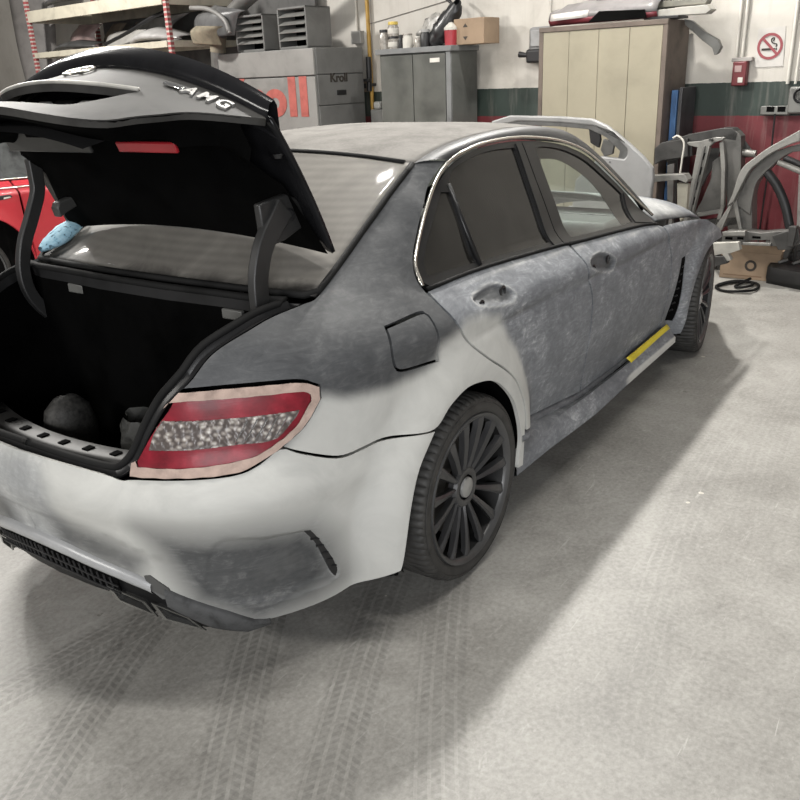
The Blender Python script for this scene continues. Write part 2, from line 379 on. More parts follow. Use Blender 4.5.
D={"arch":[(-0.421,0.231),(-0.405,0.343),(-0.377,0.444),(-0.331,0.543),(-0.243,0.633),(-0.156,0.673),(-0.063,0.697),(0.019,0.692),(0.107,0.669),(0.182,0.624),(0.26,0.546),(0.304,0.454),(0.318,0.379),(0.306,0.321),(0.488,0.156)],"reardoor_rear":[(-0.079,1.014),(-0.066,0.973),(-0.056,0.93),(-0.033,0.879),(0.024,0.813),(0.107,0.747),(0.201,0.685),(0.274,0.626),(0.319,0.561),(0.351,0.483),(0.541,0.309)],"doorbottom":[(0.556,0.303),(1.081,0.286),(1.599,0.275),(2.262,0.277)],"B":[(0.96,0.963),(0.951,0.914),(0.964,0.845),(1.03,0.734),(1.029,0.615),(1.025,0.459),(1.101,0.284)],"fd_front":[(1.967,0.879),(1.978,0.811),(2.084,0.701),(2.128,0.519),(2.125,0.404),(2.17,0.298)],"fender_top":[(2.049,0.873),(2.632,0.808),(2.706,0.786)],"fend_front":[(2.89,0.68)],"front_arch":[(2.897,0.662),(2.742,0.655),(2.598,0.639),(2.508,0.573),(2.444,0.485),(2.38,0.398),(2.338,0.288)],"slot":[(2.301,0.64),(2.28,0.31)],"chrome":[(-0.072,1.013),(-0.057,1.061),(-0.03,1.096),(0.037,1.152),(0.124,1.222),(0.24,1.292),(0.361,1.337),(0.49,1.363),(0.67,1.374),(0.892,1.37),(1.084,1.353),(1.294,1.32),(1.498,1.256),(1.682,1.143),(1.882,1.004),(1.969,0.92),(1.937,0.89)],"belt":[(-0.035,1.02),(0.294,1.005),(0.861,0.975),(0.955,0.968),(1.683,0.921),(1.933,0.891)],"fuel":[(-0.335,0.956),(-0.171,0.96),(-0.146,0.946),(-0.154,0.884),(-0.16,0.819),(-0.321,0.833),(-0.352,0.855),(-0.359,0.89)],"seam":[(-0.737,0.714),(-0.684,0.69),(-0.583,0.649),(-0.535,0.643),(-0.5,0.647),(-0.39,0.648),(-0.243,0.633)],"lamp":[(-1.041,0.858),(-0.999,0.891),(-0.838,0.889),(-0.672,0.883),(-0.61,0.854),(-0.614,0.831),(-0.661,0.768),(-0.733,0.718),(-0.804,0.684),(-0.871,0.669),(-1.028,0.671),(-1.156,0.671),(-1.154,0.706)],"bumptop":[(-1.554,0.675),(-1.445,0.674),(-1.349,0.67),(-1.244,0.666),(-1.187,0.656),(-1.162,0.654)],"bumpbot":[(-1.504,0.375),(-1.309,0.351),(-1.208,0.332),(-1.086,0.286),(-0.944,0.232),(-0.864,0.183),(-0.826,0.177),(-0.718,0.185),(-0.499,0.172),(-0.421,0.239)],"vent":[(-0.671,0.444),(-0.648,0.427),(-0.581,0.293),(-0.579,0.264),(-0.592,0.27),(-0.629,0.345)],"recess":[(-0.95,0.453),(-0.671,0.444),(-0.575,0.267),(-0.83,0.244),(-1.009,0.281)],"cpillar":[(0.206,1.34),(0.027,1.264),(-0.19,1.17),(-0.358,1.097),(-0.484,1.054),(-0.55,1.049),(-0.701,1.031),(-0.881,0.981),(-0.968,0.917),(-1.001,0.889)],"light":[(-0.615,0.818),(-0.534,0.811),(-0.376,0.797),(-0.237,0.804),(-0.166,0.815),(-0.147,0.862),(-0.038,0.877),(0.011,0.899),(0.117,0.889),(0.217,0.86),(0.259,0.808),(0.275,0.768),(0.341,0.707),(0.387,0.612),(0.541,0.309)],"recpatch":[(-1.143,0.544),(-0.945,0.485),(-0.671,0.452),(-0.575,0.267),(-0.718,0.227),(-0.841,0.19),(-1.054,0.289),(-1.114,0.383)],"leftpatch":[(-1.499,0.485),(-1.431,0.511),(-1.268,0.469),(-1.153,0.415),(-1.207,0.333),(-1.501,0.383)],"crease":[(-1.39,0.586),(-1.027,0.565),(-0.751,0.646),(-0.603,0.635),(-0.25,0.613)],"hand_r":[(0.123,0.948),(0.278,0.953),(0.351,0.913),(0.308,0.883),(0.183,0.899),(0.105,0.923)],"hand_f":[(1.025,0.895),(1.156,0.897),(1.262,0.851),(1.257,0.8),(1.116,0.819),(0.997,0.862)],"quarterdiv":[(0.291,1.291),(0.288,1.006)],"bp1":[(0.852,1.342),(0.839,0.979)],"bp2":[(0.968,1.332),(0.989,0.965)],"fglass":[(1.03,1.284),(1.047,0.97),(1.554,0.926),(1.376,1.218)],"mirror":[(1.758,1.069),(1.688,0.922),(1.94,0.892)],"yellow":[(1.599,0.285),(1.677,0.234),(2.277,0.25),(2.254,0.276)]}

# ---------------------------------------------------------------- setting: floor and painted wall
PSI = math.radians(-95.69); EU = np.array([-math.cos(PSI), -math.sin(PSI), 0]); EN = np.array([-math.sin(PSI), math.cos(PSI), 0]); DW = 7.4
P0 = np.array([CAM[0], CAM[1], 0])
def W(u, b, z=0.0): return P0+EN*(DW-b)+EU*u+np.array([0, 0, z])     # u along the wall to the left, b out from the wall
def floor_mat():
    m, nt, b = nodes('worn_concrete_floor'); v = coords(nt); sp = nt.nodes.new('ShaderNodeSeparateXYZ'); nt.links.new(v, sp.inputs[0]); X, Y = sp.outputs['X'], sp.outputs['Y']
    n1 = noise(nt, v, .9, 6, .62, .5); n2 = noise(nt, v, 5, 6, .7, .6); n3 = noise(nt, v, 60, 3, .7)
    f = mth(nt, 'ADD', mth(nt, 'ADD', mth(nt, 'MULTIPLY', n1, .5), mth(nt, 'MULTIPLY', n2, .35)), mth(nt, 'MULTIPLY', mth(nt, 'SUBTRACT', n3, .2), .38))
    c = ramp(nt, f, [(.38, (.175, .168, .154)), (.52, (.275, .267, .247)), (.66, (.37, .362, .338))])
    # pale scuffs and specks
    n5 = noise(nt, v, 34, 8, .8, .4); c = mixc(nt, mth(nt, 'MULTIPLY', ramp(nt, n5, [(.60, (0, 0, 0)), (.68, (1, 1, 1))]), .30), c, (.52, .51, .48)); c = mixc(nt, mth(nt, 'MULTIPLY', ramp(nt, n5, [(.32, (1, 1, 1)), (.40, (0, 0, 0))]), .45), c, (.12, .115, .10))
    for rz, sc_ in ((.4, 7), (1.9, 9)):
        ns = noise(nt, coords(nt, scale=(1, 22, 1), rot=(0, 0, rz)), sc_*.35, 6, .7, .6); c = mixc(nt, mth(nt, 'MULTIPLY', ramp(nt, ns, [(.655, (0, 0, 0)), (.70, (1, 1, 1))]), .40), c, (.56, .55, .52))
    n4 = noise(nt, coords(nt, scale=(1, 3, 1), rot=(0, 0, .7)), 4.5, 8, .75, 1.2); sc = ramp(nt, n4, [(.60, (0, 0, 0)), (.70, (1, 1, 1))]); c = mixc(nt, mth(nt, 'MULTIPLY', sc, .35), c, (.58, .57, .54))
    vo = N(nt, 'ShaderNodeTexVoronoi'); nt.links.new(v, vo.inputs['Vector']); vo.inputs['Scale'].default_value = 3.4
    dot = mth(nt, 'MULTIPLY', mth(nt, 'LESS_THAN', mth(nt, 'ADD', vo.outputs['Distance'], mth(nt, 'MULTIPLY', n2, .14)), .105), .75); c = mixc(nt, dot, c, (.66, .63, .55))
    vo2 = N(nt, 'ShaderNodeTexVoronoi'); nt.links.new(v, vo2.inputs['Vector']); vo2.inputs['Scale'].default_value = 2.1
    dot2 = mth(nt, 'MULTIPLY', mth(nt, 'LESS_THAN', mth(nt, 'ADD', vo2.outputs['Distance'], mth(nt, 'MULTIPLY', n3, .12)), .085), .6); c = mixc(nt, dot2, c, (.13, .12, .105))
    # hairline cracks
    vc = N(nt, 'ShaderNodeTexVoronoi', feature='DISTANCE_TO_EDGE'); vm = nt.nodes.new('ShaderNodeVectorMath'); vm.operation = 'ADD'; nt.links.new(v, vm.inputs[0]); nc = noise(nt, v, 2.0, 4, .6, out='Color'); nt.links.new(nc, vm.inputs[1]); nt.links.new(vm.outputs[0], vc.inputs['Vector']); vc.inputs['Scale'].default_value = .55
    cr = mth(nt, 'MULTIPLY', mth(nt, 'LESS_THAN', vc.outputs['Distance'], .0030), .08); c = mixc(nt, cr, c, (.60, .59, .56))
    # tyre marks: straight tracks with tread blocks, worn into the floor
    for (x0, y0, ang, wd, st, ph) in ((-1.05, -.26, .443, .085, .95, 0), (-.93, -.68, .62, .085, .85, 2), (-.63, -.86, .44, .08, .75, 1), (-1.15, -.06, -.13, .085, .7, 3), (-.38, -1.0, .50, .08, .6, 1), (.55, -1.42, .13, .09, .35, 1), (1.9, -1.5, .05, .09, .25, 0)):
        ca_, sa_ = math.cos(ang), math.sin(ang)
        al = mth(nt, 'ADD', mth(nt, 'MULTIPLY', mth(nt, 'SUBTRACT', X, x0), ca_), mth(nt, 'MULTIPLY', mth(nt, 'SUBTRACT', Y, y0), sa_))
        ac = mth(nt, 'ADD', mth(nt, 'MULTIPLY', mth(nt, 'SUBTRACT', X, x0), -sa_), mth(nt, 'MULTIPLY', mth(nt, 'SUBTRACT', Y, y0), ca_))
        ac = mth(nt, 'ADD', ac, mth(nt, 'MULTIPLY', mth(nt, 'MULTIPLY', al, al), .06))
        inn = N(nt, 'ShaderNodeMapRange', interpolation_type='SMOOTHSTEP'); inn.inputs['From Min'].default_value = wd; inn.inputs['From Max'].default_value = wd*.8; nt.links.new(mth(nt, 'ABSOLUTE', ac), inn.inputs['Value'])
        lenm = N(nt, 'ShaderNodeMapRange', interpolation_type='SMOOTHSTEP'); lenm.inputs['From Min'].default_value = 1.5; lenm.inputs['From Max'].default_value = .7; nt.links.new(mth(nt, 'ABSOLUTE', al), lenm.inputs['Value'])
        tr = mth(nt, 'SINE', mth(nt, 'ADD', mth(nt, 'MULTIPLY', al, 230), mth(nt, 'MULTIPLY', mth(nt, 'ABSOLUTE', ac), 150)))
        tr = mth(nt, 'ADD', mth(nt, 'MULTIPLY', mth(nt, 'GREATER_THAN', tr, -.1), .45), .35)
        rib = mth(nt, 'GREATER_THAN', mth(nt, 'SINE', mth(nt, 'MULTIPLY', ac, 2*PI/.034)), -.6)
        k = mth(nt, 'MULTIPLY', mth(nt, 'MULTIPLY', inn.outputs['Result'], lenm.outputs['Result']), mth(nt, 'MULTIPLY', tr, rib))
        k = mth(nt, 'MULTIPLY', k, mth(nt, 'MULTIPLY', mth(nt, 'SUBTRACT', n4, .25, clamp=True), st*2.2*1.0), clamp=True)
        c = mixc(nt, k, c, (.10, .097, .09))
    # base colour, roughness and relief
    nt.links.new(c, b.inputs['Base Color'])
    nt.links.new(mth(nt, 'ADD', mth(nt, 'MULTIPLY', n2, .3), .38), b.inputs['Roughness'])
    bump(nt, b, f, .25, .004); return m
MB().grid(np.array([[(x, y, 0) for y in np.linspace(-6, 14, 3)] for x in np.linspace(-4, 8.5, 3)])).build('floor', floor_mat(), kind='structure')
def wall_mat():
    m, nt, b = nodes('painted_wall_white_green_red'); v = coords(nt); sp = nt.nodes.new('ShaderNodeSeparateXYZ'); nt.links.new(v, sp.inputs[0])
    n1 = noise(nt, v, 1.6, 6, .65, .4); n2 = noise(nt, v, 22, 4, .6)
    zz = mth(nt, 'ADD', sp.outputs['Z'], mth(nt, 'MULTIPLY', mth(nt, 'SUBTRACT', n2, .5), .012))
    wht = ramp(nt, n1, [(.3, (.40, .375, .335)), (.5, (.50, .475, .43)), (.75, (.56, .535, .49))]); grn = ramp(nt, n1, [(.3, (.018, .028, .024)), (.7, (.032, .048, .040))]); red = ramp(nt, n1, [(.3, (.105, .016, .021)), (.7, (.165, .026, .032))])
    c = mixc(nt, mth(nt, 'GREATER_THAN', zz, 1.180), red, grn); c = mixc(nt, mth(nt, 'GREATER_THAN', zz, 1.440), c, wht)
    st = noise(nt, coords(nt, scale=(9, 9, .7)), 1.5, 5, .7); c = mixc(nt, mth(nt, 'MULTIPLY', ramp(nt, st, [(.52, (0, 0, 0)), (.75, (1, 1, 1))]), .3), c, (.30, .28, .25))
    nt.links.new(c, b.inputs['Base Color']); setp(b, rough=.6); bump(nt, b, n2, .3, .006); return m
wall = MB().box((-18, 0, 0), (6, .2, 4.6)).build('wall_front', wall_mat(), kind='structure'); wall.location = tuple(W(0, 0)); wall.rotation_euler = (0, 0, PSI)
wall2 = MB().box((-4.0, 13.9, 0), (9.0, 14.1, 4.6)).build('wall_left', wall.data.materials[0], kind='structure')
def wthing(name, label, cat, u, b, z=0.0, group=None, rz=0.0): return thing(name, label, cat, tuple(W(u, b, z)), PSI+rz, group)

# ================================================================ THE CAR
def SZ(pts, off=0.0):
    p = np.array(pts, float); return body(p[:, 0], p[:, 1], off)
BF = lambda a, b, off: body(a, b, off)
def MIR(A): return np.array(A)*np.array([1, -1, 1])

def paint_mat():
    m, nt, b = nodes('sanded_primer_paint')
    at = N(nt, 'ShaderNodeAttribute', attribute_name='paint'); sep = nt.nodes.new('ShaderNodeSeparateColor'); nt.links.new(at.outputs['Color'], sep.inputs[0])
    v = coords(nt)
    n1 = noise(nt, v, 5.0, 6, 0.65, 0.8); n2 = noise(nt, coords(nt, scale=(5, 5, 17), rot=(0.9, 0.35, 0.6)), 2.0, 8, 0.72, 2.2); n3 = noise(nt, v, 42, 3, 0.6)
    st = mth(nt, 'ADD', mth(nt, 'MULTIPLY', n1, 0.5), mth(nt, 'MULTIPLY', n2, 0.5))
    st = mth(nt, 'ADD', st, mth(nt, 'MULTIPLY', mth(nt, 'SUBTRACT', n3, 0.5), 0.18))
    dark = ramp(nt, st, [(0.30, (0.034, 0.035, 0.037)), (0.5, (0.056, 0.058, 0.060)), (0.66, (0.088, 0.089, 0.090)), (0.78, (0.17, 0.17, 0.168))])
    door = ramp(nt, st, [(0.34, (0.105, 0.112, 0.124)), (0.50, (0.175, 0.184, 0.198)), (0.57, (0.235, 0.245, 0.26)), (0.66, (0.42, 0.43, 0.44))])
    lite = ramp(nt, n1, [(0.3, (0.42, 0.42, 0.40)), (0.6, (0.50, 0.50, 0.475)), (0.8, (0.56, 0.56, 0.535))])
    c = mixc(nt, sep.outputs['Green'], dark, door)
    jit = mth(nt, 'ADD', sep.outputs['Red'], mth(nt, 'MULTIPLY', mth(nt, 'SUBTRACT', n1, 0.5), 0.25))
    rm = N(nt, 'ShaderNodeMapRange', interpolation_type='SMOOTHSTEP'); rm.inputs['From Min'].default_value = 0.12; rm.inputs['From Max'].default_value = 0.88; nt.links.new(jit, rm.inputs['Value'])
    c = mixc(nt, rm.outputs['Result'], c, lite)
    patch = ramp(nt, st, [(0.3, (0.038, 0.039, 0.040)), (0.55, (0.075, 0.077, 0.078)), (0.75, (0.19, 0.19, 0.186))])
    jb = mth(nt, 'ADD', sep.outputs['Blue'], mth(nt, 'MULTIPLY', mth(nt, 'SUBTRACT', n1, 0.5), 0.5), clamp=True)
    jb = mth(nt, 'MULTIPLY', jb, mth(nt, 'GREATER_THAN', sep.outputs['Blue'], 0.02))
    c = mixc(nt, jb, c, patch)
    nt.links.new(c, b.inputs['Base Color'])
    nt.links.new(mth(nt, 'ADD', mth(nt, 'MULTIPLY', st, 0.35), 0.40), b.inputs['Roughness']); setp(b, spec=.3)
    return m
PAINT = paint_mat()
BLACK = M('black_plastic', (0.012, 0.012, 0.013), 0.45, var=0.3)
SATIN = M('satin_black_trim', (0.014, 0.014, 0.0145), 0.35, var=0.25, spec=.3)
RUBBER = M('black_rubber', (0.010, 0.010, 0.010), 0.75, var=0.3, spec=.15)
VOID = M('dark_underbody', (0.003, 0.003, 0.003), 0.9, var=0.2, spec=0.05)
CHROME = M('brushed_chrome', (0.62, 0.60, 0.55), 0.25, 1.0, var=0.1)
CHROMED = M('bright_chrome', (0.8, 0.8, 0.8), 0.12, 1.0, var=0.04)

car = thing('car', 'sanded grey and black sedan in primer with its boot lid raised', 'car')

LIGHT = np.array([(-.60, .835)]+D['light'][1:]+[(.40, .15), (-1.0, .10), (-1.0, .70), (-.738, .70), (-.70, .74)])
def soft(v, Q, w): return np.clip(sdist(v, np.array(Q))/w*.5+.5, 0, 1)
def paint_side(kind):
    def f(v):
        r = soft(v, LIGHT, 0.035); g = np.zeros(len(v)); bl = np.zeros(len(v))
        if kind == 'door': g += 1.0
        if kind == 'fender': g += 1.0; r *= 0; r += 0.30*soft(v, [(2.35, .84), (2.9, .76), (2.95, .60), (2.6, .66), (2.45, .6)], 0.10)
        if kind == 'quarter': g += 0.10; r = np.maximum(r, 0)
        return np.stack([r, g, bl], 1)
    return f
RECPATCH = [(-1.15, .53), (-.96, .50), (-.80, .49), (-.665, .470), (-.60, .40), (-.565, .25), (-.66, .20), (-.86, .16), (-1.05, .26), (-1.10, .38)]
def paint_bumper(v):
    r = np.ones(len(v)); g = np.ones(len(v))
    b1 = soft(v, RECPATCH, 0.07); b2 = 0.85*soft(v, D['leftpatch'], 0.045)
    r = r-0.55*soft(v, [(-1.75, .70), (-1.47, .70), (-1.42, .60), (-1.40, .3), (-1.75, .3)], 0.05)
    r = r-0.25*soft(v, [(-1.10, .70), (-.72, .70), (-.60, .645), (-.30, .60), (-.60, .60), (-.78, .62), (-1.0, .60)], 0.03)
    return np.stack([r, g, np.maximum(b1, b2)], 1)

# ---- quarter panel with C-pillar, wheel arch flare and fuel flap opening
QUARTER = [(-.074, 1.009)]+[(-.059, 1.061), (-.031, 1.098), (.036, 1.154), (.122, 1.225), (.238, 1.296), (.361, 1.341)] + \
    [(.206, 1.345), (.027, 1.266), (-.19, 1.172), (-.358, 1.099), (-.484, 1.056), (-.55, 1.049), (-.701, 1.031), (-.881, .981), (-.968, .917), (-1.004, .893)] + \
    [(-.838, .893), (-.672, .888), (-.608, .862), (-.608, .828), (-.660, .764), (-.736, .716)] + [(-.686, .692), (-.587, .652), (-.538, .645), (-.502, .648), (-.398, .653), (-.242, .632)] + \
    D['arch'][5:14]+[(.300, .27), (.345, .265), (.356, .40), (.353, .482)]+D['reardoor_rear'][8:1:-1]+[(-.066, .973)]
surf_panel('quarter_panel', BF, QUARTER, PAINT, car, spacing=.022, holes=[np.array(D['fuel'])], paint=paint_side('quarter'), sides=(1, -1), depth=.014)
surf_panel('fuel_flap', BF, D['fuel'], PAINT, car, gap=.004, spacing=.02, paint=paint_side('quarter'), sides=(1,))

# ---- doors
HR = smoothpoly(D['hand_r'], True, 6); HF = smoothpoly(D['hand_f'], True, 6)
def door_disp(v):
    d = np.zeros(len(v))
    for H in (HR, HF):
        s = sdist(v, H); d -= 0.020*sst(0.0, 0.022, s)
    # swage line along the doors
    zc = np.interp(v[:, 0], [0.0, 2.1], [.852, .815]); d -= 0.004*np.exp(-((v[:, 1]-zc+.022)/.013)**2)*sst(-.05, .1, v[:, 0])
    return d
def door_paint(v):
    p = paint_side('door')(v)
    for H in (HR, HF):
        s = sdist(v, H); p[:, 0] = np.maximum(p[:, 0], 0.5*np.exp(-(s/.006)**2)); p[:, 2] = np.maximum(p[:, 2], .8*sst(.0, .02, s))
    zl = np.interp(v[:, 0], [0.0, 2.1], [.852, .815]); p[:, 2] = np.maximum(p[:, 2], .6*np.exp(-((v[:, 1]-zl+.010)/.0055)**2)*sst(.18, .35, v[:, 0])*(1-p[:, 0]))  # crease shade under the swage line, put into the colour
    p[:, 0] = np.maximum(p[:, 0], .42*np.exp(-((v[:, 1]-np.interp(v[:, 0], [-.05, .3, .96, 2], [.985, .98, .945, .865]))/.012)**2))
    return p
RDOOR = [(-.066, 1.000), (.294, .997), (.861, .967), (.953, .958), (.951, .914), (.964, .845), (1.00, .78), (1.028, .715), (1.032, .615), (1.040, .459), (1.090, .284), (.362, .397), (.353, .482)]+D['reardoor_rear'][8:1:-1]+[(-.066, .973)]
FDOOR = [(.965, .957), (1.683, .912), (1.90, .888), (1.965, .872), (1.985, .811), (2.060, .701), (2.115, .519), (2.130, .404), (2.165, .297), (1.60, .275), (1.095, .284), (1.043, .459), (1.036, .615), (1.032, .715), (1.004, .78), (.968, .845), (.956, .914)]
rear_doors = surf_panel('rear_door', BF, RDOOR, PAINT, car, spacing=.022, paint=door_paint, disp=door_disp, dense=[((.06, .86), (.40, .975), .009)], sides=(1, -1))
front_doors = surf_panel('front_door', BF, FDOOR, PAINT, car, spacing=.024, paint=door_paint, disp=door_disp, dense=[((.97, .78), (1.30, .915), .009)], sides=(1, -1))
for d_, H in ((rear_doors[0], D['hand_r']), (front_doors[0], D['hand_f'])):
    H = np.array(H); c = H.mean(0)
    for du, dz, r in ((-.085, -.012, .017), (.075, .004, .019)):
        q = body(c[0]+du, c[1]+dz-.045*du, -.017)
        MB().lathe([(r*.2, -.012), (r, 0), (r*1.15, .004), (r*.75, .006), (r*.6, -.004), (.0, -.006)], 14, frame(q, (1, 0, 0), (0, 0, 1))).build('handle_socket', BLACK, d_, smooth=True)

# ---- front fender with vent slot
FEND = [(1.972, .872), (2.049, .868), (2.35, .842), (2.63, .806), (2.71, .780), (2.83, .725), (2.897, .675), (2.895, .655), (2.742, .653), (2.62, .632), (2.52, .575), (2.455, .492), (2.415, .405), (2.368, .285), (2.352, .215), (2.215, .212), (2.180, .285), (2.137, .404), (2.122, .519), (2.067, .701), (1.992, .811)]
SLOT = [(2.268, .650), (2.325, .652), (2.340, .63), (2.300, .330), (2.280, .310), (2.240, .318)]
fenders = surf_panel('front_fender', BF, FEND, PAINT, car, spacing=.024, paint=paint_side('fender'), holes=[np.array(SLOT)], sides=(1, -1))
vent = surf_panel('fender_vent', lambda a, b, o: body(a, b, o-.003), SLOT, VOID, fenders[0], gap=-.004, spacing=.02)[0]
for k in range(7):
    t = (k+.5)/7; a = body(2.258+.05*t*.7, .345+.275*t, -.001); e = body(2.278+.05*t*.7, .348+.275*t, .001)
    MB().tube([a, (a+e)/2+np.array([0, -.004, .004]), e], .0045, 6).build('vent_rib', SATIN, vent)

# ---- sill / side skirt: door foot, ledge, outer lip, tuck
xs = np.linspace(.33, 2.215, 60)
def sill_row(ws, zs): return np.stack([xs, -np.interp(xs, [.33, .9, 2.3], ws), np.interp(xs, [.33, .60, 1.08, 1.46, 2.3], zs)], 1)
zt = [.398, .358, .284, .276, .288]
zd = np.interp(xs, [.33, .362, 1.081, 1.6, 2.3], [.402, .397, .286, .275, .291]); B0 = body(xs, zd-.004, -.012); B1 = body(xs, zd-.012, .0); B2 = body(xs, zd-.030, .006)
A = np.stack([B0, B1, B2, sill_row([.872, .850, .848], [z*.4+.165 for z in zt]), sill_row([.880, .878, .872], [.268, .262, .244, .246, .246]), sill_row([.886, .888, .882], [.250, .246, .230, .235, .236]), sill_row([.886, .889, .882], [.225, .222, .198, .205, .208]), sill_row([.86, .865, .86], [.215, .212, .186, .192, .195]), sill_row([.74, .74, .74], [.20, .20, .18, .185, .19])], 1)
for sd in (1, -1):
    o = MB().grid(A if sd > 0 else MIR(A), flip=(sd > 0)).build('side_skirt', PAINT, car, smooth=True, angle=50)
    at = o.data.attributes.new('paint', 'FLOAT_COLOR', 'POINT'); cc = []
    for i, x in enumerate(xs):
        for j in range(9):
            cc += [1.0*float(sst(1.40, 1.55, x))*(1 if j >= 5 else 0)+(.25 if j in (3, 4, 5) else 0)*float(1-sst(.2, .9, x)), .85 if j > 3 else .6, 0, 1]
    at.data.foreach_set('color', np.array(cc, np.float32))
# yellow tape at the foot of the front door
tq = [(1.599, .287), (2.209, .292), (2.231, .265), (1.677, .236)]
ty = np.linspace(0, 1, 16)
G_ = np.stack([np.stack([np.interp(ty, [0, 1], [1.590, 2.205]), -np.interp(ty, [0, 1], [.823, .822]), np.interp(ty, [0, 1], [.296, .304])], 1), np.stack([np.interp(ty, [0, 1], [1.60, 2.215]), -np.interp(ty, [0, 1], [.838, .833]), np.interp(ty, [0, 1], [.280, .284])], 1), np.stack([np.interp(ty, [0, 1], [1.615, 2.225]), -np.interp(ty, [0, 1], [.845, .838]), np.interp(ty, [0, 1], [.260, .268])], 1)], 1)
G_ = G_+np.array([0, -.012, .002])
MB().grid(G_, flip=True).build('tape_strip', M('yellow_tape', (0.62, 0.50, 0.03), 0.5, var=0.1), car, smooth=True, solid=.002, label='yellow tape strip at the foot of the front door')

# ---- rear bumper with the smoothed fake vent recess
BUMP = [(SR, .680), (-1.543, .680), (-1.435, .679), (-1.34, .675), (-1.236, .668), (-1.19, .660), (-1.15, .664), (-1.025, .664), (-.871, .664), (-.80, .680), (-.734, .710), (-.686, .688), (-.587, .648), (-.538, .641), (-.502, .644), (-.398, .649), (-.244, .628),
        (-.329, .542), (-.376, .442), (-.403, .341), (-.419, .240), (-.518, .200), (-.718, .188), (-.826, .182), (-.864, .190), (-.945, .236), (-1.08, .297), (-1.188, .351), (-1.278, .375), (-1.452, .407), (SR, .418)]
REC = np.array(D['recess']); REC = smoothpoly([(-.955, .478), (-.80, .470), (-.690, .460), (-.655, .435), (-.60, .33), (-.585, .278), (-.62, .252), (-.83, .244), (-1.0, .29)], True, 6)
def bump_disp(v):
    s = sdist(v, REC); ramp_ = sst(-.98, -.62, v[:, 0])*.85+.15
    d = -0.030*sst(0, .022, s)*ramp_
    return d - 0.006*sst(0, .02, sdist(v, np.array([(-1.75, .52), (-1.3, .50), (-1.1, .42), (-1.2, .37), (-1.75, .42)])))
surf_panel('rear_bumper', BF, BUMP, PAINT, car, gap=.0, spacing=.022, paint=paint_bumper, disp=bump_disp, dense=[((-1.0, .22), (-.55, .49), .011)], both=True, depth=.02, corner=50)
for sd in (1, -1):
    V = np.array([(-.692, .452), (-.668, .452), (-.650, .430), (-.595, .318), (-.580, .268), (-.590, .258), (-.612, .288), (-.655, .395)])
    vo = surf_panel('bumper_vent', lambda a, b, o: body(a, b, o-.006), V, BLACK, car, gap=0, spacing=.012, sides=(sd,), depth=.01)[0]
    for k in range(5):
        t = (k+.6)/5.4; a = body(-.682+.085*t, .437-.150*t, -.0075); e = body(-.655+.070*t, .432-.150*t, -.005)
        if sd < 0: a, e = MIR(a), MIR(e)
        MB().tube([a, e], .004, 6).build('vent_rib', SATIN, vo)

# ---- tail lamps: red lens, clear band, masking tape frame
LENS = [(-1.035, .846), (-1.02, .868), (-.84, .866), (-.668, .862), (-.630, .846), (-.633, .826), (-.682, .765), (-.752, .725), (-.83, .700), (-1.0, .693), (-1.14, .696), (-1.143, .710), (-1.09, .785)]
TAPE = [(-1.052, .850), (-1.004, .889), (-.838, .889), (-.672, .884), (-.612, .862), (-.612, .828), (-.664, .764), (-.738, .716), (-.815, .684), (-.88, .672), (-1.03, .672), (-1.162, .674), (-1.160, .706), (-1.146, .712), (-1.141, .697), (-1.0, .694), (-.83, .702), (-.755, .727), (-.686, .768), (-.638, .828), (-.637, .846), (-.672, .860), (-.84, .864), (-1.02, .866)]
def red_lens():
    m, nt, b = nodes('red_lamp_lens'); v = coords(nt, scale=(1, 1, 130)); w = N(nt, 'ShaderNodeTexWave'); nt.links.new(v, w.inputs['Vector']); w.inputs['Scale'].default_value = .35; w.bands_direction = 'Z'
    c = ramp(nt, noise(nt, coords(nt), 18, 4), [(.3, (.11, .008, .014)), (.6, (.23, .014, .026)), (.8, (.34, .03, .05))]); nt.links.new(c, b.inputs['Base Color']); setp(b, rough=.35, spec=.22, coat=.06, coatr=.08); bump(nt, b, w.outputs['Fac'], .05, .001); return m
def clear_lens():
    m, nt, b = nodes('clear_lamp_lens'); v = coords(nt); ck = N(nt, 'ShaderNodeTexVoronoi'); nt.links.new(coords(nt, scale=(55, 55, 75)), ck.inputs['Vector']); ck.inputs['Scale'].default_value = 1.0
    c = ramp(nt, ck.outputs['Distance'], [(.1, (.52, .50, .46)), (.35, (.25, .22, .20)), (.6, (.09, .075, .07))]); nt.links.new(c, b.inputs['Base Color']); setp(b, rough=.3, spec=.4, coat=.1, coatr=.1); return m
REDL, CLRL = red_lens(), clear_lens(); TAPEM = M('masking_tape', (.40, .30, .255), .75, var=.14, scale=18, bmp=.25)
def tape_disp(v): return .0016*np.sin(v[:, 0]*95+3*np.sin(v[:, 1]*60))
for sd in (1, -1):
    lamp = surf_panel('tail_lamp', lambda a, b, o: body(a, b, o+.004), LENS, REDL, car, gap=0, spacing=.02, sides=(sd,))[0]
    BAND = [(-1.088, .782), (-1.058, .818), (-.85, .812), (-.672, .809), (-.690, .787), (-.752, .742), (-.86, .742), (-1.0, .740), (-1.105, .741)]
    bd = surf_panel('reversing_lens', lambda a, b, o: body(a, b, o+.007), BAND, CLRL, lamp, gap=0, spacing=.012, sides=(sd,), disp=lambda v: .0022*np.sin(v[:, 0]*260)*np.sin(v[:, 1]*230))[0]
    for k in range(5):
        s0 = -.86+.028*k
        st_ = SZ([(s0, .748), (s0+.022, .776), (s0+.042, .803)], .0095)
        MB().tube(st_ if sd > 0 else MIR(st_), .0022, 5).build('lamp_rib', CHROMED, lamp)
    surf_panel('tape_frame', lambda a, b, o: body(a, b, o+.0075), TAPE, TAPEM, lamp, gap=0, spacing=.014, sides=(sd,), disp=tape_disp, depth=.006, corner=30)

